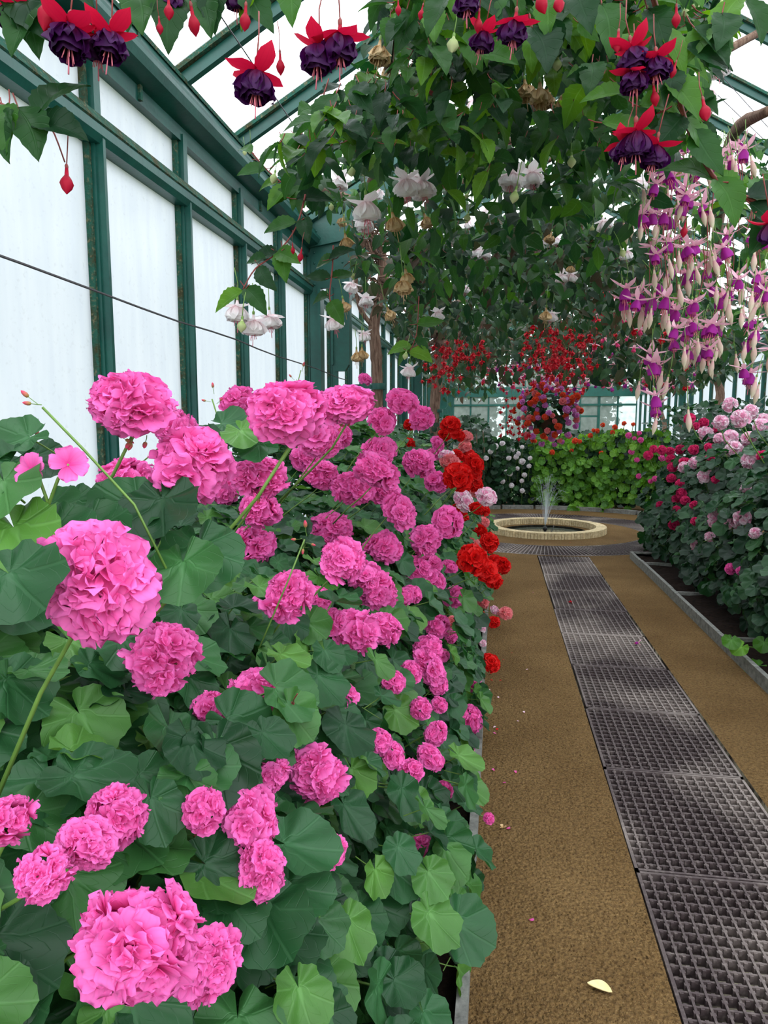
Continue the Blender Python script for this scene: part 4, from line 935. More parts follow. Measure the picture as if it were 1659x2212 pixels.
FK['pv'] = [fjoin('flower', fuchsia(440 + i, ang=R.uniform(-.2, .4), curl=R.uniform(.3, .9), sep=.8, sw=.24, cr=.25, double=False), ('green_stem', 'pink_sepal', 'pink_sepal', 'violet_corolla', 'stamen')) for i in range(5)]
FK['rr'] = [fjoin('flower', fuchsia(460 + i, ang=-.6, curl=.2, sep=.5, cr=.2, cl=.42, double=False, ped=.9), ('red_stem', 'scarlet_bell', 'scarlet_bell', 'scarlet_bell', 'scarlet_bell')) for i in range(3)]
FK['pk'] = [fjoin('flower', fuchsia(470 + i, ang=-.1, curl=.5, sep=.6, cr=.24, double=False), ('red_stem', 'pink_sepal', 'pink_sepal', 'rose_petal', 'stamen')) for i in range(3)]
FK['tan'] = [fjoin('flower', fuchsia(480 + i, ang=-1.1, curl=-.3, sep=.5, cr=.27, cl=.42, sw=.34), ('green_stem', 'withered_petal', 'withered_petal', 'withered_petal', 'withered_petal')) for i in range(3)]
def bud_mesh(stem, mat, L, wd, tube=.25):
    mb = MB(); mb.tube([(.05, 0, .9), (0, .03, .45), (0, 0, .05)], .016, 5, 0); mb.lathe([(.03, .06), (.05, 0), (.04, -.06)], 6, 0)
    mb.lathe([(.04, -.05), (.055, -tube)], 7, 1); mb.lathe([(.055, -tube), (wd * .8, -tube - L * .25), (wd, -tube - L * .45), (wd * .75, -tube - L * .7), (.01, -tube - L)], 8, 1, .04, 4); return mb.mesh('flower_bud', [stem, mat], True)
FB = {'r': bud_mesh('red_stem', 'crimson_sepal', .5, .17), 'w': bud_mesh('green_stem', 'bud_green', .4, .17, .12), 'p': bud_mesh('green_stem', 'bud_pink', .75, .13)}
NEARF = []; HF = []
for i in range(4):
    P = fuchsia(500 + i, ang=(.1, -.3, .25, -.15)[i], curl=(.9, .6, 1.0, .8)[i], double=True)
    NEARF.append((P['tube'].mesh('flower', ['red_stem', 'crimson_sepal'], True), [s.mesh('sepal', 'crimson_sepal', True) for s in P['sepal']], P['corolla'].mesh('corolla', 'purple_corolla', True), P['stamens'].mesh('stamens', 'stamen', True)))
FX = [(0, 0)]
def hang(vine, kind, x, y, w, real=.075, d=None, tilt=.15, unit=1.08):
    """hang a flower whose span is w pixels at (x, y); real = usual span in metres"""
    d = d or F * real / w; HF.append((x, y, w * .5, d)); sc = w * d / F / unit; p = at(x, y, d) + Vector((0, 0, .45 * sc))
    M_ = frame(p, Vector((0, 0, 1)) + rv(tilt), rv(1), sc)
    if kind == 'near':
        t, se, co, st = NEARF[R.randrange(4)]; f = put('flower', t, vine, M_)
        for s in se: sub('sepal', s, f)
        sub('corolla', co, f); sub('stamens', st, f)
    elif kind in FB: put('flower_bud', FB[kind], vine, M_)
    else: put('flower', FK[kind][R.randrange(len(FK[kind]))], vine, M_)
def branch(vine, pts, r0, r1, mat='bark', name='branch', n=6):
    # smooth Catmull-Rom through the points
    P = [Vector(p) for p in pts]; out = []
    for i in range(len(P) - 1):
        a, b, c, d = P[max(i - 1, 0)], P[i], P[i + 1], P[min(i + 2, len(P) - 1)]
        for k in range(4): t = k / 4; out.append(.5 * ((2 * b) + (c - a) * t + (2 * a - 5 * b + 4 * c - d) * t * t + (3 * b - a - 3 * c + d) * t ** 3))
    out.append(P[-1]); m = len(out); mb = MB(); mb.tube(out, [(r0 + (r1 - r0) * i / (m - 1)) * (1 + R.uniform(-.12, .12)) for i in range(m)], n)
    put(name, mb.mesh(name, mat, True), vine)
def leaf_at(vine, p, size, leaves, nrm=None, dirn=None, tw=None):
    put('leaf', leaves[R.randrange(len(leaves))], vine, frame(p, (nrm or Vector((0, -.5, .7))) + rv(.35), (dirn or Vector((0, -.3, -1))) + rv(.55), size))
def inpoly(x, y, poly):
    c = False; j = len(poly) - 1
    for i in range(len(poly)):
        (xi, yi), (xj, yj) = poly[i], poly[j]
        if (yi > y) != (yj > y) and x < (xj - xi) * (y - yi) / (yj - yi) + xi: c = not c
        j = i
    return c
def canopy(poly, n, clo, chi, dmin=.9, dmax=30):
    """points of a leafy canopy whose height above the camera lies between clo and chi, seen inside a pixel outline"""
    xs = [p[0] for p in poly]; ys = [p[1] for p in poly]; out = []; t = 0
    while len(out) < n and t < n * 40:
        t += 1; x, y = R.uniform(min(xs), max(xs)), R.uniform(min(ys), max(ys))
        if not inpoly(x, y, poly): continue
        r = ray(x, y); c = R.uniform(clo, chi)
        if r.z < .02: continue
        d = c / r.z
        if d < dmin or d > dmax: continue
        out.append(CO + r * d)
    return out
def clear(p, size):
    x, y, d = proj(p)
    for hx, hy, hr, hd in HF:
        if d < hd + .02 and abs(x - hx) < 90 and abs(y - hy) < 90 and math.hypot(x - hx, y - hy) < hr + F * size / d * .3: return False
    X = p.x; lim = EZ + (min(X - XL, XR - X)) * .577 - .12
    return XL + .35 < X < XR - .3 and p.z < lim
def fill(vine, pts, leaves, low, massmat, size, nobj=290):
    pts = [p for p in pts if clear(p - Vector((0, 0, size * .45)), size)]
    pts = sorted(pts, key=lambda p: (p - CO).length)
    for p in pts[:nobj]: leaf_at(vine, p, size * R.uniform(.7, 1.25), leaves)
    mass('far_foliage', low, massmat, [frame(p, Vector((0, -.5, .7)) + rv(.5), Vector((0, -.3, -1)) + rv(.55), size * R.uniform(.8, 1.3)) for p in pts[nobj:]], vine)
# ------------------------------------------------------------------ white fuchsia on the first trunk
def vines():
    t1 = [(815, 1010), (815, 840), (812, 760), (808, 700), (822, 630), (826, 560), (806, 515), (788, 480)]
    b = on_y(815, 1010, 6.8); v = empty('fuchsia_vine', (b.x, 6.8, 0)); tag(v, 'white-flowered fuchsia with thick peeling trunk beside the green pilaster', 'fuchsia', 'fuchsias trained under the roof')
    pts = [(b.x, 6.8, -.02), (b.x, 6.8, .7)] + [tuple(on_y(x, y, 6.8)) for x, y in t1[1:]]
    branch(v, pts, .06, .042, 'bark', 'trunk', 10)
    branch(v, [on_y(806, 705, 6.78), on_y(780, 670, 6.7), on_y(768, 610, 6.6), on_y(778, 560, 6.5), on_y(788, 500, 6.3)], .025, .02)
    branch(v, [on_y(824, 600, 6.8), on_y(850, 615, 6.5), on_y(875, 650, 6.0), on_y(905, 668, 5.6), on_y(935, 640, 5.2)], .035, .015)
    top = on_y(788, 480, 6.8)
    branch(v, [top, on_y(770, 440, 5.2), on_y(720, 420, 3.6), on_y(676, 408, 2.6), at(640, 395, 2.0)], .04, .010)
    branch(v, [top, on_y(800, 400, 5.0), on_y(830, 330, 3.8), on_y(860, 250, 2.8), on_y(840, 150, 2.2), on_y(850, 40, 1.8)], .04, .010)
    branch(v, [at(740, 330, 2.2), at(790, 308, 2.2), at(822, 260, 2.2), at(835, 190, 2.15), at(850, 100, 2.1)], .012, .008)
    branch(v, [top, on_y(900, 420, 5.5), on_y(1050, 380, 4.5), on_y(1250, 330, 3.8)], .03, .010)
    branch(v, [at(930, 200, 1.8), at(1030, 140, 1.7), at(1130, 90, 1.6), at(1280, 5, 1.5)], .009, .007, 'red_stem')
    polyB1 = [(600, 300), (660, 265), (760, 170), (815, 60), (850, -80), (1080, -80), (1050, 680), (900, 700), (840, 640), (770, 520), (700, 440), (640, 420)]
    polyB2 = [(1050, -80), (1560, -80), (1570, 60), (1530, 260), (1420, 340), (1380, 560), (1250, 640), (1040, 690)]
    v2 = empty('fuchsia_vine', (1.6, 3.6, 2.6)); tag(v2, 'white-flowered fuchsia spreading overhead right of the trunk', 'fuchsia', 'fuchsias trained under the roof')
    branch(v2, [on_y(1659, 60, 4), on_y(1450, 170, 3.6), on_y(1250, 250, 3.4), on_y(1050, 330, 3.6), on_y(960, 430, 4.2)], .02, .01)
    branch(v2, [at(1520, 30, 2.0), at(1400, 120, 2.0), at(1290, 210, 2.1), at(1180, 250, 2.2)], .01, .007, 'green_stem')
    mb = MB(); tc = on_y(812, 530, 6.75)
    for k in range(120):
        p = tc + Vector((R.gauss(0, .08), R.gauss(0, .12), R.gauss(0, .2))); q = p + rv(.14); mb.tube([p, (p + q) / 2 + rv(.03), q], [.010, .008, .004], 4, 0, False)
    o = put('tangled_twigs', mb.mesh('tangled_twigs', 'bark', True), v); o['kind'] = 'stuff'
    # hanging shoots at left with leaves
    def shoot(vv, pix, d, leaves_, size=.075, mat='red_stem', r=.0025):
        branch(vv, [at(x, y, d) for x, y in pix], r, r * .7, mat, 'shoot', 5)
        for x, y, dx, dz in leaves_: put('leaf', FLEAF[R.randrange(6)], vv, frame(at(x, y, d), Vector((R.gauss(0, .25), -.8, .5)), (dx, -.15, dz), size * R.uniform(.8, 1.15)))
    shoot(v, [(660, 420), (640, 490), (600, 545), (552, 580), (525, 625)], 1.75, [(640, 480, -1, -.2), (655, 470, .3, -1), (600, 545, -.9, .2), (600, 545, .8, -.5), (560, 575, .7, -.9), (525, 628, -1, -.5), (530, 622, .5, -.6), (610, 540, .2, -1), (575, 560, -.8, .3), (640, 430, .6, .3)], .085)
    shoot(v, [(720, 530), (718, 580), (712, 640), (720, 670)], 1.9, [(715, 600, -1, .1), (715, 600, .6, .7), (712, 640, -1, .1), (722, 560, -.8, .3), (712, 560, .9, .2), (715, 650, .4, -.7)], .075)
    shoot(v, [(905, 640), (900, 720), (885, 760)], 2.6, [(900, 700, .8, .4), (896, 730, .7, -.5), (890, 750, -.8, .1), (884, 760, .8, -.3), (886, 755, -.7, -.4)], .09)
    shoot(v, [(545, 330), (580, 370), (640, 420)], 1.9, [(545, 330, -.6, .6), (560, 345, .8, .3), (575, 365, -.8, -.2), (600, 380, .5, .7), (620, 400, -.6, -.8), (640, 410, -.9, -.6), (650, 400, -.2, -1), (600, 395, -.9, .1)], .075)
    shoot(v, [(670, 330), (680, 280), (695, 220), (710, 170)], 1.7, [(680, 285, -.5, .7), (690, 240, -.9, .4), (690, 240, .6, .3), (700, 200, .3, 1), (672, 320, .8, .3), (672, 320, -.8, .2)], .07, 'red_stem')
    for k, x, y, w in [('wh', 513, 672, 58), ('wh', 548, 702, 56), ('wh', 582, 690, 50), ('wh', 718, 695, 44), ('wh', 790, 448, 66), ('wh', 789, 480, 46), ('wh', 738, 395, 40), ('wh', 876, 398, 62), ('wh', 908, 404, 60), ('wh', 895, 395, 50), ('wh', 764, 618, 34), ('wh', 790, 650, 34), ('wh', 785, 725, 30), ('wh', 944, 680, 30), ('wh', 885, 800, 34), ('wh', 820, 415, 34), ('wh', 1010, 482, 26), ('wh', 1058, 455, 32), ('wh', 1030, 545, 30), ('wh', 1050, 548, 32), ('wh', 1008, 625, 24),
                     ('tan', 822, 118, 44), ('tan', 840, 150, 36), ('tan', 846, 482, 36), ('tan', 915, 480, 28), ('tan', 745, 522, 28), ('tan', 740, 662, 26), ('tan', 770, 770, 24), ('tan', 782, 765, 24), ('tan', 870, 620, 36), ('tan', 835, 680, 26), ('tan', 875, 600, 30), ('tan', 743, 480, 20)]:
        hang(v, k, x, y, w, .085 if k == 'wh' else .05, unit=1.0 if k == 'wh' else .62)
    for x, y, w in ((524, 715, 26), (595, 395, 22), (980, 115, 34), (715, 455, 16), (758, 382, 24), (540, 330, 14), (528, 335, 12), (878, 775, 16), (760, 600, 14)): hang(v, 'w', x, y, w, .026, unit=.42)
    for k, x, y, w in [('wh', 1110, 388, 54), ('wh', 1146, 384, 50), ('wh', 1168, 530, 34), ('wh', 1200, 520, 26), ('wh', 1208, 602, 30), ('wh', 1233, 598, 30), ('wh', 1192, 682, 30), ('wh', 1300, 485, 38), ('wh', 1380, 400, 36), ('wh', 1395, 398, 30), ('wh', 1020, 225, 40), ('wh', 1345, 270, 36), ('wh', 1545, 150, 44), ('wh', 1560, 145, 40), ('wh', 1535, 205, 36), ('wh', 1378, 255, 40), ('wh', 1350, 548, 30), ('wh', 1450, 40, 30), ('wh', 1100, 300, 34),
                     ('tan', 1132, 200, 40), ('tan', 1165, 208, 44), ('tan', 1183, 218, 38), ('tan', 1210, 226, 42), ('tan', 1155, 225, 30), ('tan', 1180, 680, 24), ('tan', 1192, 515, 22), ('tan', 1285, 118, 22), ('tan', 1235, 580, 18)]:
        hang(v2, k, x, y, w, .085 if k == 'wh' else .05, unit=1.0 if k == 'wh' else .62)
    for x, y, w in ((1204, 150, 26), (1234, 360, 24), (1115, 435, 26), (1475, 42, 22), (1502, 28, 22), (1558, 25, 26), (1313, 275, 20), (1430, 55, 20), (1012, 480, 20), (1340, 555, 18), (1012, 430, 14), (1262, 490, 14), (1280, 500, 14)): hang(v2, 'w', x, y, w, .026, unit=.42)
    for x, y in ((1005, 505), (1040, 470), (1075, 480)): put('leaf', FLEAF[0], v2, frame(at(x, y, 2.4), (0, -.8, .5), (0, 0, -1), .06))
    # keep the trunks and the gusset of the pilaster in view
    HF.extend([(x, y, r_, d_) for x, y, r_, d_ in ((800, 500, 14, 6.6), (822, 555, 18, 6.6), (824, 600, 18, 6.6), (815, 650, 18, 6.6), (809, 700, 18, 6.6), (812, 760, 18, 6.6), (775, 640, 10, 6.4), (700, 540, 34, 6.4), (715, 600, 34, 6.4), (720, 500, 20, 6.4), (945, 745, 22, 12.5), (947, 790, 16, 12.5), (942, 850, 16, 12.5))])
    fill(v, canopy(polyB1, 2000, .55, 1.25, 1.25, 6.5), FLEAF, LOWL, 'fuchsia_leaf_mass', .066)
    fill(v2, canopy(polyB2, 2600, .6, 1.35, 1.25, 7), FLEAF, LOWL, 'fuchsia_leaf_mass', .068)
    # ---------------- near crimson and purple fuchsia
    v3 = empty('fuchsia_vine', (.35, 1.2, 2.75)); tag(v3, 'crimson and purple double fuchsia drooping into view close overhead', 'fuchsia', 'fuchsias trained under the roof')
    branch(v3, [at(1395, -60, 1.15), at(1430, 60, 1.15), at(1455, 150, 1.15), at(1480, 260, 1.15), at(1540, 380, 1.15), at(1600, 420, 1.15), at(1720, 480, 1.15)], .0045, .003, 'red_stem')
    branch(v3, [at(-80, 190, .85), at(30, 235, .85), at(75, 255, .85), at(110, 275, .85), at(140, 350, .85)], .0016, .0009, 'red_stem', 'shoot')
    branch(v3, [at(-60, -40, 1.0), at(200, -30, 1.0), at(450, -25, 1.0), at(700, -50, 1.05), at(1000, -45, 1.1), at(1395, -60, 1.15)], .006, .005, 'red_stem')
    for x, y, w, d in ((155, 85, 118, .78), (212, 90, 96, .8), (243, 95, 104, .8), (556, 180, 112, .85), (690, 118, 100, .9), (735, 95, 104, .9), (1005, 0, 80, 1.0), (1115, 60, 84, 1.0), (1050, 82, 72, 1.05), (1360, 125, 90, 1.1), (1368, 172, 80, 1.1), (1415, 145, 84, 1.1), (1372, 302, 96, 1.1), (1420, 330, 84, 1.12), (1352, 325, 70, 1.12), (30, 30, 90, .8), (372, 5, 70, .95), (1660, 495, 80, 1.1), (508, -10, 70, .95)): hang(v3, 'near', x, y, w, d=d)
    for x, y, w, d in ((120, 45, 110, .78), (146, 400, 74, .82), (605, 140, 52, .9), (413, 48, 70, .9), (532, 45, 64, .92), (344, 60, 40, .9), (190, 60, 60, .8), (1155, 12, 70, 1.0), (1200, 20, 64, 1.0), (1335, 100, 60, 1.1), (1410, 210, 52, 1.1), (1516, 248, 64, 1.1), (1460, 40, 50, 1.1), (1460, 155, 40, 1.1), (1480, 500, 40, 1.5), (1035, 50, 50, 1.0), (365, 25, 56, .9), (652, 555, 34, 1.6), (632, 540, 26, 1.6), (860, 20, 36, 1.2), (914, 30, 36, 1.2)): hang(v3, 'r', x, y, w * 1.25, d=d)
    def lf(lst, d, size):
        for x, y, dx, dz in lst: put('leaf', FLEAF[R.randrange(6)], v3, frame(at(x, y, d), Vector((R.gauss(0, .2), -.75, .5)), (dx, -.1, dz), size * R.uniform(.85, 1.15)))
    lf([(20, 225, .1, -1), (5, 240, .3, -1), (75, 255, .2, .6), (40, 235, .3, -.7), (70, 270, .7, -.1), (30, -20, .4, -1), (55, -30, .5, -.9), (80, -10, -.2, -1), (100, -60, .8, -.6)], .8, .075)
    lf([(430, -20, .3, -1), (470, -40, 0, -1), (395, -10, -.2, -1), (540, -40, .4, -.8), (290, -30, .2, -.8), (330, -40, -.3, -.8), (620, -60, .1, -.7), (575, -50, -.4, -.6)], .95, .08)
    lf([(1300, 10, .1, -1), (1440, 60, .4, -1), (1345, 0, .9, -.2), (1455, 150, -.2, -1), (1400, 20, .3, -1), (1480, 100, 1, -.3), (1530, 60, -.6, -.8), (1560, 30, -.2, -1), (1500, 60, .7, -.9), (1600, -10, -.3, -1), (1610, 0, .2, -.6), (1440, 170, .5, -.9), (1480, 255, .9, -.9), (1500, 280, .5, -1), (1475, 250, -.5, -.6), (1345, 200, -.6, .3), (1380, 230, .8, .2), (1300, 265, 1, .1), (1420, 245, -.8, .3), (1540, 390, -.8, .6), (1545, 385, .3, -1), (1590, 410, -.4, .9), (1610, 425, .9, .1), (1620, 440, .6, -.8), (1640, 450, .3, .8), (1655, 470, -.4, -.9), (1180, -10, .1, -1), (1100, -30, -.4, -1), (1000, -20, .6, -.6), (1240, -20, .3, -1), (1150, 60, .2, -1), (960, -10, -.3, -1)], 1.15, .085)
    # ---------------- pink and violet fuchsia at right
    v4 = empty('fuchsia_vine', (4.87, 16.8, 0)); tag(v4, 'pink and violet fuchsia hanging in long curtains at right', 'fuchsia', 'fuchsias trained under the roof')
    tb = on_y(1545, 900, 16.8); branch(v4, [(tb.x, 16.8, -.02), (tb.x, 16.8, .7), on_y(1548, 900, 16.8), on_y(1556, 850, 16.8), on_y(1545, 815, 16.6), on_y(1530, 780, 15)], .11, .07, 'bark', 'trunk', 8)
    branch(v4, [on_y(1530, 780, 15), on_y(1540, 600, 10), on_y(1560, 420, 6), on_y(1580, 300, 3.5), on_y(1659, 240, 2.5)], .07, .015)
    polyC = [(1360, 380), (1430, 300), (1540, 290), (1760, 300), (1760, 760), (1600, 770), (1480, 720), (1400, 620)]
    pc = []
    while len(pc) < 900:
        x, y = R.uniform(1340, 1780), R.uniform(290, 780)
        if inpoly(x, y, polyC): pc.append(at(x, y, R.uniform(2.1, 4.2)))
    clus = [(1480, 320, 3), (1560, 345, 5), (1600, 335, 3), (1430, 395, 4), (1470, 420, 3), (1400, 465, 4), (1430, 470, 3), (1500, 440, 3), (1450, 530, 3), (1500, 540, 4), (1420, 570, 2), (1470, 590, 3), (1520, 560, 2), (1600, 600, 3), (1630, 630, 3), (1560, 640, 5), (1370, 640, 3), (1400, 655, 3), (1440, 660, 4), (1480, 660, 2), (1500, 720, 3), (1540, 710, 4), (1480, 745, 3), (1520, 755, 4), (1415, 790, 3), (1640, 735, 3), (1620, 800, 2), (1440, 880, 2), (1640, 700, 2), (1655, 620, 2), (1440, 340, 2), (1550, 520, 2), (1620, 520, 2)]
    for x, y, n in clus:
        for k in range(n): hang(v4, 'pv', x + R.gauss(0, 17), y + R.gauss(0, 12), R.uniform(40, 56), .075, d=R.uniform(2.0, 2.6), tilt=.25)
        for k in range(n): hang(v4, 'p', x + R.gauss(0, 26), y + 22 + abs(R.gauss(0, 14)), R.uniform(46, 58), .06, d=R.uniform(2.0, 2.5), tilt=.15)
    fill(v4, pc, FLEAF, LOWL, 'fuchsia_leaf_mass', .06)
    for k in range(26):
        x = R.uniform(1390, 1650); y = R.uniform(330, 560); d = R.uniform(2.1, 2.7); branch(v4, [at(x, y, d), at(x + R.gauss(0, 6), y + 60, d), at(x + R.gauss(0, 10), y + R.uniform(110, 170), d)], .002, .0014, 'red_stem', 'shoot', 4)
    # ---------------- dark fuchsia on the second trunk with scarlet flowers
    b = on_y(945, 930, 13.4); v5 = empty('fuchsia_vine', (b.x, 13.4, 0)); tag(v5, 'scarlet-flowered fuchsia with shaggy second trunk forming the dark canopy', 'fuchsia', 'fuchsias trained under the roof')
    branch(v5, [(b.x, 13.4, -.02), (b.x, 13.4, .8), on_y(938, 900, 13.4), on_y(945, 820, 13.4), on_y(952, 760, 13.4), on_y(945, 725, 13.4)], .09, .10, 'bark', 'trunk', 9)
    hd = on_y(945, 735, 13.3)
    for x, y, Y in ((1000, 700, 9), (1040, 660, 7.5), (900, 690, 11), (860, 660, 10), (960, 660, 9), (1100, 690, 9), (1200, 740, 10), (1010, 650, 7)): branch(v5, [hd + rv(.05), hd * .5 + on_y(x, y, Y) * .5 + rv(.15), on_y(x, y, Y)], .05, .014)
    mb = MB()
    for k in range(160):
        p = hd + Vector((R.gauss(.06, .2), R.gauss(0, .2), R.gauss(-.04, .12))); q = p + rv(.2); p.x = max(p.x, -1.55); q.x = max(q.x, -1.6); q.z = min(q.z, 3.42); p.z = min(p.z, 3.4); mb.tube([p, (p + q) / 2 + rv(.05), q], [.010, .008, .004], 4, 0, False)
    o = put('shaggy_roots', mb.mesh('shaggy_roots', 'bark', True), v5); o['kind'] = 'stuff'
    polyD = [(760, 560), (850, 520), (1000, 480), (1250, 440), (1400, 520), (1500, 640), (1520, 780), (1300, 800), (1130, 770), (1000, 800), (900, 780), (840, 700)]
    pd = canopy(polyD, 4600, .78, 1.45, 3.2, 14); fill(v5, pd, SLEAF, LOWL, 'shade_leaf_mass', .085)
    for (xa, xb, ya, yb, n, w, d0, d1) in ((915, 1055, 735, 800, 60, 17, 5.5, 7.5), (910, 1010, 790, 850, 22, 16, 5.5, 7.5), (1120, 1290, 705, 800, 130, 18, 5.5, 7.5), (1150, 1260, 790, 850, 26, 16, 5.8, 7.5)):
        for k in range(n):
            x = (xa + xb) / 2 + (xb - xa) / 2 * max(-1, min(1, R.gauss(0, .5))); hang(v5, 'rr', x, R.uniform(ya, yb), w * R.uniform(.8, 1.2), d=R.uniform(d0, d1), tilt=.2)
    # ---------------- far canopy with small pink flowers
    v6 = empty('fuchsia_vine', (2.6, 15.5, 0)); tag(v6, 'distant pink-flowered fuchsia canopy hanging beyond the fountain', 'fuchsia', 'fuchsias trained under the roof')
    branch(v6, [(2.85, 19.5, -.02), on_y(1425, 945, 19.5), on_y(1430, 900, 19.5), on_y(1418, 880, 19.5), on_y(1430, 850, 19.5), on_y(1440, 800, 19)], .06, .06, 'bark', 'trunk', 7)
    branch(v6, [on_y(1440, 800, 19), on_y(1350, 770, 15), on_y(1200, 760, 12)], .05, .02)
    polyE = [(860, 700), (1300, 560), (1560, 560), (1600, 790), (1500, 850), (1380, 838), (1250, 822), (1100, 820), (1060, 850), (990, 905), (925, 830)]
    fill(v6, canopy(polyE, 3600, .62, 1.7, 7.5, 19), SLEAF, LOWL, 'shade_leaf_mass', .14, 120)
    for k in range(230):
        x = R.uniform(1040, 1500); y = R.uniform(690, 845) if x > 1280 else R.uniform(780, 850); hang(v6, R.choice(('pk', 'pk', 'pv', 'rr')), x, y, R.uniform(11, 19), d=R.uniform(8.5, 12), tilt=.25)
    for k in range(70): hang(v6, R.choice(('rr', 'pk')), R.uniform(1280, 1440), R.uniform(600, 760), R.uniform(14, 24), d=R.uniform(5, 8), tilt=.25)
    for k in range(50): hang(v6, 'rr', R.uniform(1075, 1150), R.uniform(860, 950), R.uniform(9, 14), d=R.uniform(9.5, 11), tilt=.25)
    return v, v5
V1, V5 = vines()
def clamps():
    for Y, x0, x1, y, lab in ((6.8, 742, 803, 836, 'green iron bracket tying the near fuchsia trunk to its pilaster'), (13.4, 908, 940, 888, 'green iron bracket tying the second trunk to its pilaster')):
        a, b = on_y(x0, y, Y), on_y(x1, y, Y); z = 1.5 + (a.z - 1.5); g = empty('trunk_bracket', a); tag(g, lab, 'bracket', 'trunk brackets')
        mb = MB(); mb.bar(a, Vector((b.x, b.y, a.z)), .012, .05); put('arm', mb.mesh('arm', 'green_paint'), g)
        mb = MB(); mb.lathe([(.075, -.03), (.08, 0), (.075, .03)], 14); put('collar', mb.mesh('collar', 'green_paint', True), g, Matrix.Translation((b.x + .07, b.y, a.z)))
        mb = MB(); mb.lathe([(.02, 0), (.02, .02), (.008, .025)], 8); put('bolt', mb.mesh('bolt', 'black_iron', True), g, Matrix.Translation(((a.x + b.x) / 2, a.y - .006, a.z)) @ Matrix.Rotation(math.pi / 2, 4, 'X'))
clamps()
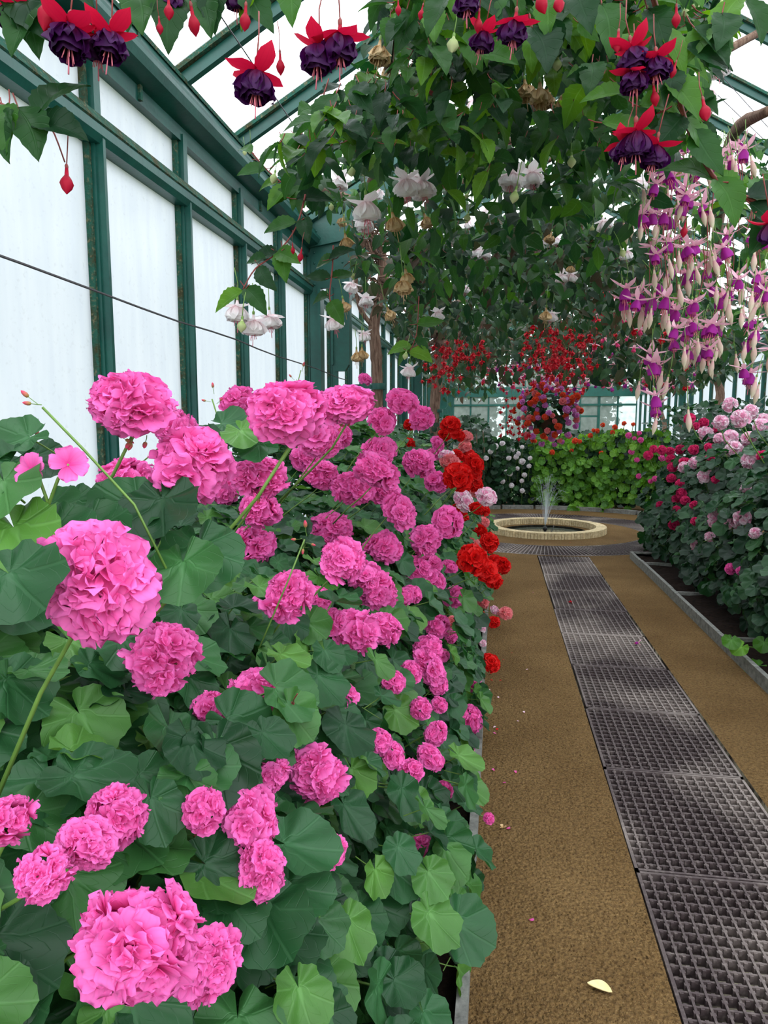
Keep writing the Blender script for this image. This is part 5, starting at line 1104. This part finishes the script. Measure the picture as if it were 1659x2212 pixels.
# ================================================================== FALLEN THINGS ON THE PATH
def fallen():
    p = on_z(1295, 2137, .004); mb = MB(); V = []; uv = []; n = 10
    for i in range(n + 1):
        t = i / n; w = .0165 * math.sin(math.pi * t) ** .7 + .0004; bend = .006 * math.sin(t * 3)
        for k in (-1, 0, 1): V.append(((t - .5) * .066, k * w + bend, .004 + .006 * abs(k) * math.sin(math.pi * t) + .008 * (t - .4) ** 2)); uv.append((.5 + .5 * k, t))
    Fc = []
    for i in range(n):
        a = 3 * i; Fc += [(a, a + 1, a + 4, a + 3), (a + 1, a + 2, a + 5, a + 4)]
    mb.add(V, Fc, uv); V2 = [(x, y, z - .0015) for x, y, z in V]; mb.add(V2, [tuple(reversed(f)) for f in Fc], uv)
    o = link(bpy.data.objects.new('fallen_leaf', mb.mesh('fallen_leaf', 'dry_leaf', True))); o.matrix_basis = Matrix.Translation(p) @ Matrix.Rotation(math.radians(-22), 4, 'Z'); tag(o, 'dry cream-yellow leaf lying on the gravel near the camera', 'leaf')
    r_ = random.Random(5); pm = {}; PT = {}
    for c in ('pink', 'red', 'pale_pink'):
        m = MB(); petal(m, 0, .12, 1, .8, 0, .2, r_); pm[c] = m.mesh('fallen_petal', c + '_petal', True)
    for c, x, y in (('pink', 1143, 1987), ('pink', 1086, 1690), ('pink', 1115, 1670), ('pink', 1068, 1665), ('red', 1072, 1577), ('pale_pink', 1066, 1572), ('pale_pink', 1136, 1447), ('pale_pink', 1133, 1540), ('red', 1090, 1425), ('red', 1078, 1470), ('red', 1062, 1455), ('pale_pink', 1078, 1508), ('pale_pink', 1058, 1492), ('red', 1104, 1410), ('pink', 1072, 1585), ('red', 1060, 1540), ('red', 1065, 1470), ('pale_pink', 1120, 1557), ('red', 1180, 1174), ('red', 1230, 1172), ('red', 1327, 1168), ('red', 1215, 1174), ('pink', 1150, 1280), ('pink', 1094, 1790)):
        q = on_z(x, y, .003); o = link(bpy.data.objects.new('fallen_petal', pm[c])); o.matrix_basis = Matrix.Translation(q) @ Matrix.Rotation(r_.random() * 6.28, 4, 'Z') @ Matrix.Scale(.016, 4)
        PT.setdefault(c, []).append((y, o))
    ON = ['nearest the camera', 'second nearest the camera'] + [w_ + ' nearest the camera' for w_ in ('third', 'fourth', 'fifth', 'sixth', 'seventh', 'eighth', 'ninth', 'tenth', 'eleventh', 'twelfth')]
    for c, l in PT.items():
        cn = {'pink': 'bright pink', 'red': 'red', 'pale_pink': 'pale pink'}[c]; l.sort(key=lambda q: -q[0])
        for i, (y, o) in enumerate(l): tag(o, cn + (' petal on gravel before the fountain, ' if y < 1200 else ' petal on the gravel path, ') + ON[i].replace(' the camera', '') + ' of its colour', 'petal', 'fallen ' + cn + ' petals')
    for k, x, y, lab in (('pv', 1382, 1388, 'violet and pink fuchsia flower dropped on the iron grate'), ('rr', 1237, 1299, 'red fuchsia flower dropped on the far part of the grate')):
        q = on_z(x, y, .012); g = link(bpy.data.objects.new('fallen_flower', FK[k][0])); g.matrix_basis = frame(q, (1, .3, .1), (0, 0, 1), .04); tag(g, lab, 'flower')
    m = MB(); 
    for k in range(3): petal(m, k * 2, .2, 1, .8, 0, .4, r_)
    o = link(bpy.data.objects.new('fallen_floret', m.mesh('fallen_floret', 'withered_petal', True))); o.matrix_basis = Matrix.Translation(on_z(1086, 1788, .003)) @ Matrix.Scale(.016, 4); tag(o, 'shrivelled pale floret lying on the gravel by the kerb', 'flower')
fallen()
for k, x, y, d, sc, lab in (('rr', 632, 1520, 1.12, .06, 'dark red fuchsia flower caught among the pink geranium leaves'), ('rp', 20, 1200, .86, .034, 'purple fuchsia flower caught in the leaves at far left')):
    o = link(bpy.data.objects.new('dropped_flower', FK[k][1])); o.matrix_basis = frame(at(x, y, d), (.3, -.7, .5), (0, 0, 1), sc); tag(o, lab, 'flower')
# ================================================================== TREES OUTSIDE THE END WALL
for x, y, hgt, lab in ((-1.2, 35.5, 4.6, 'blurred tree outside the end wall at left'), (1.6, 36.5, 5.2, 'blurred tree outside the end wall at centre'), (4.4, 35, 4.8, 'blurred tree outside the end wall at right')):
    g = empty('tree', (x, y, -.14)); tag(g, lab, 'tree', 'trees outside the end wall'); mb = MB(); mb.tube([(x, y, -.15), (x + .1, y, 1.5), (x, y, hgt * .7)], [.14, .11, .06], 7); put('trunk', mb.mesh('trunk', 'bark', True), g); items = []
    for k in range(900):
        d = rv(1).normalized() * R.random() ** .4; items.append(frame((x + d.x * 1.4, y + d.y * 1.3, hgt * .5 + d.z * hgt * .46), rv(1), rv(1), R.uniform(.22, .36)))
    mass('crown', LOWR, 'dark_geranium_leaf_mass', items, g)
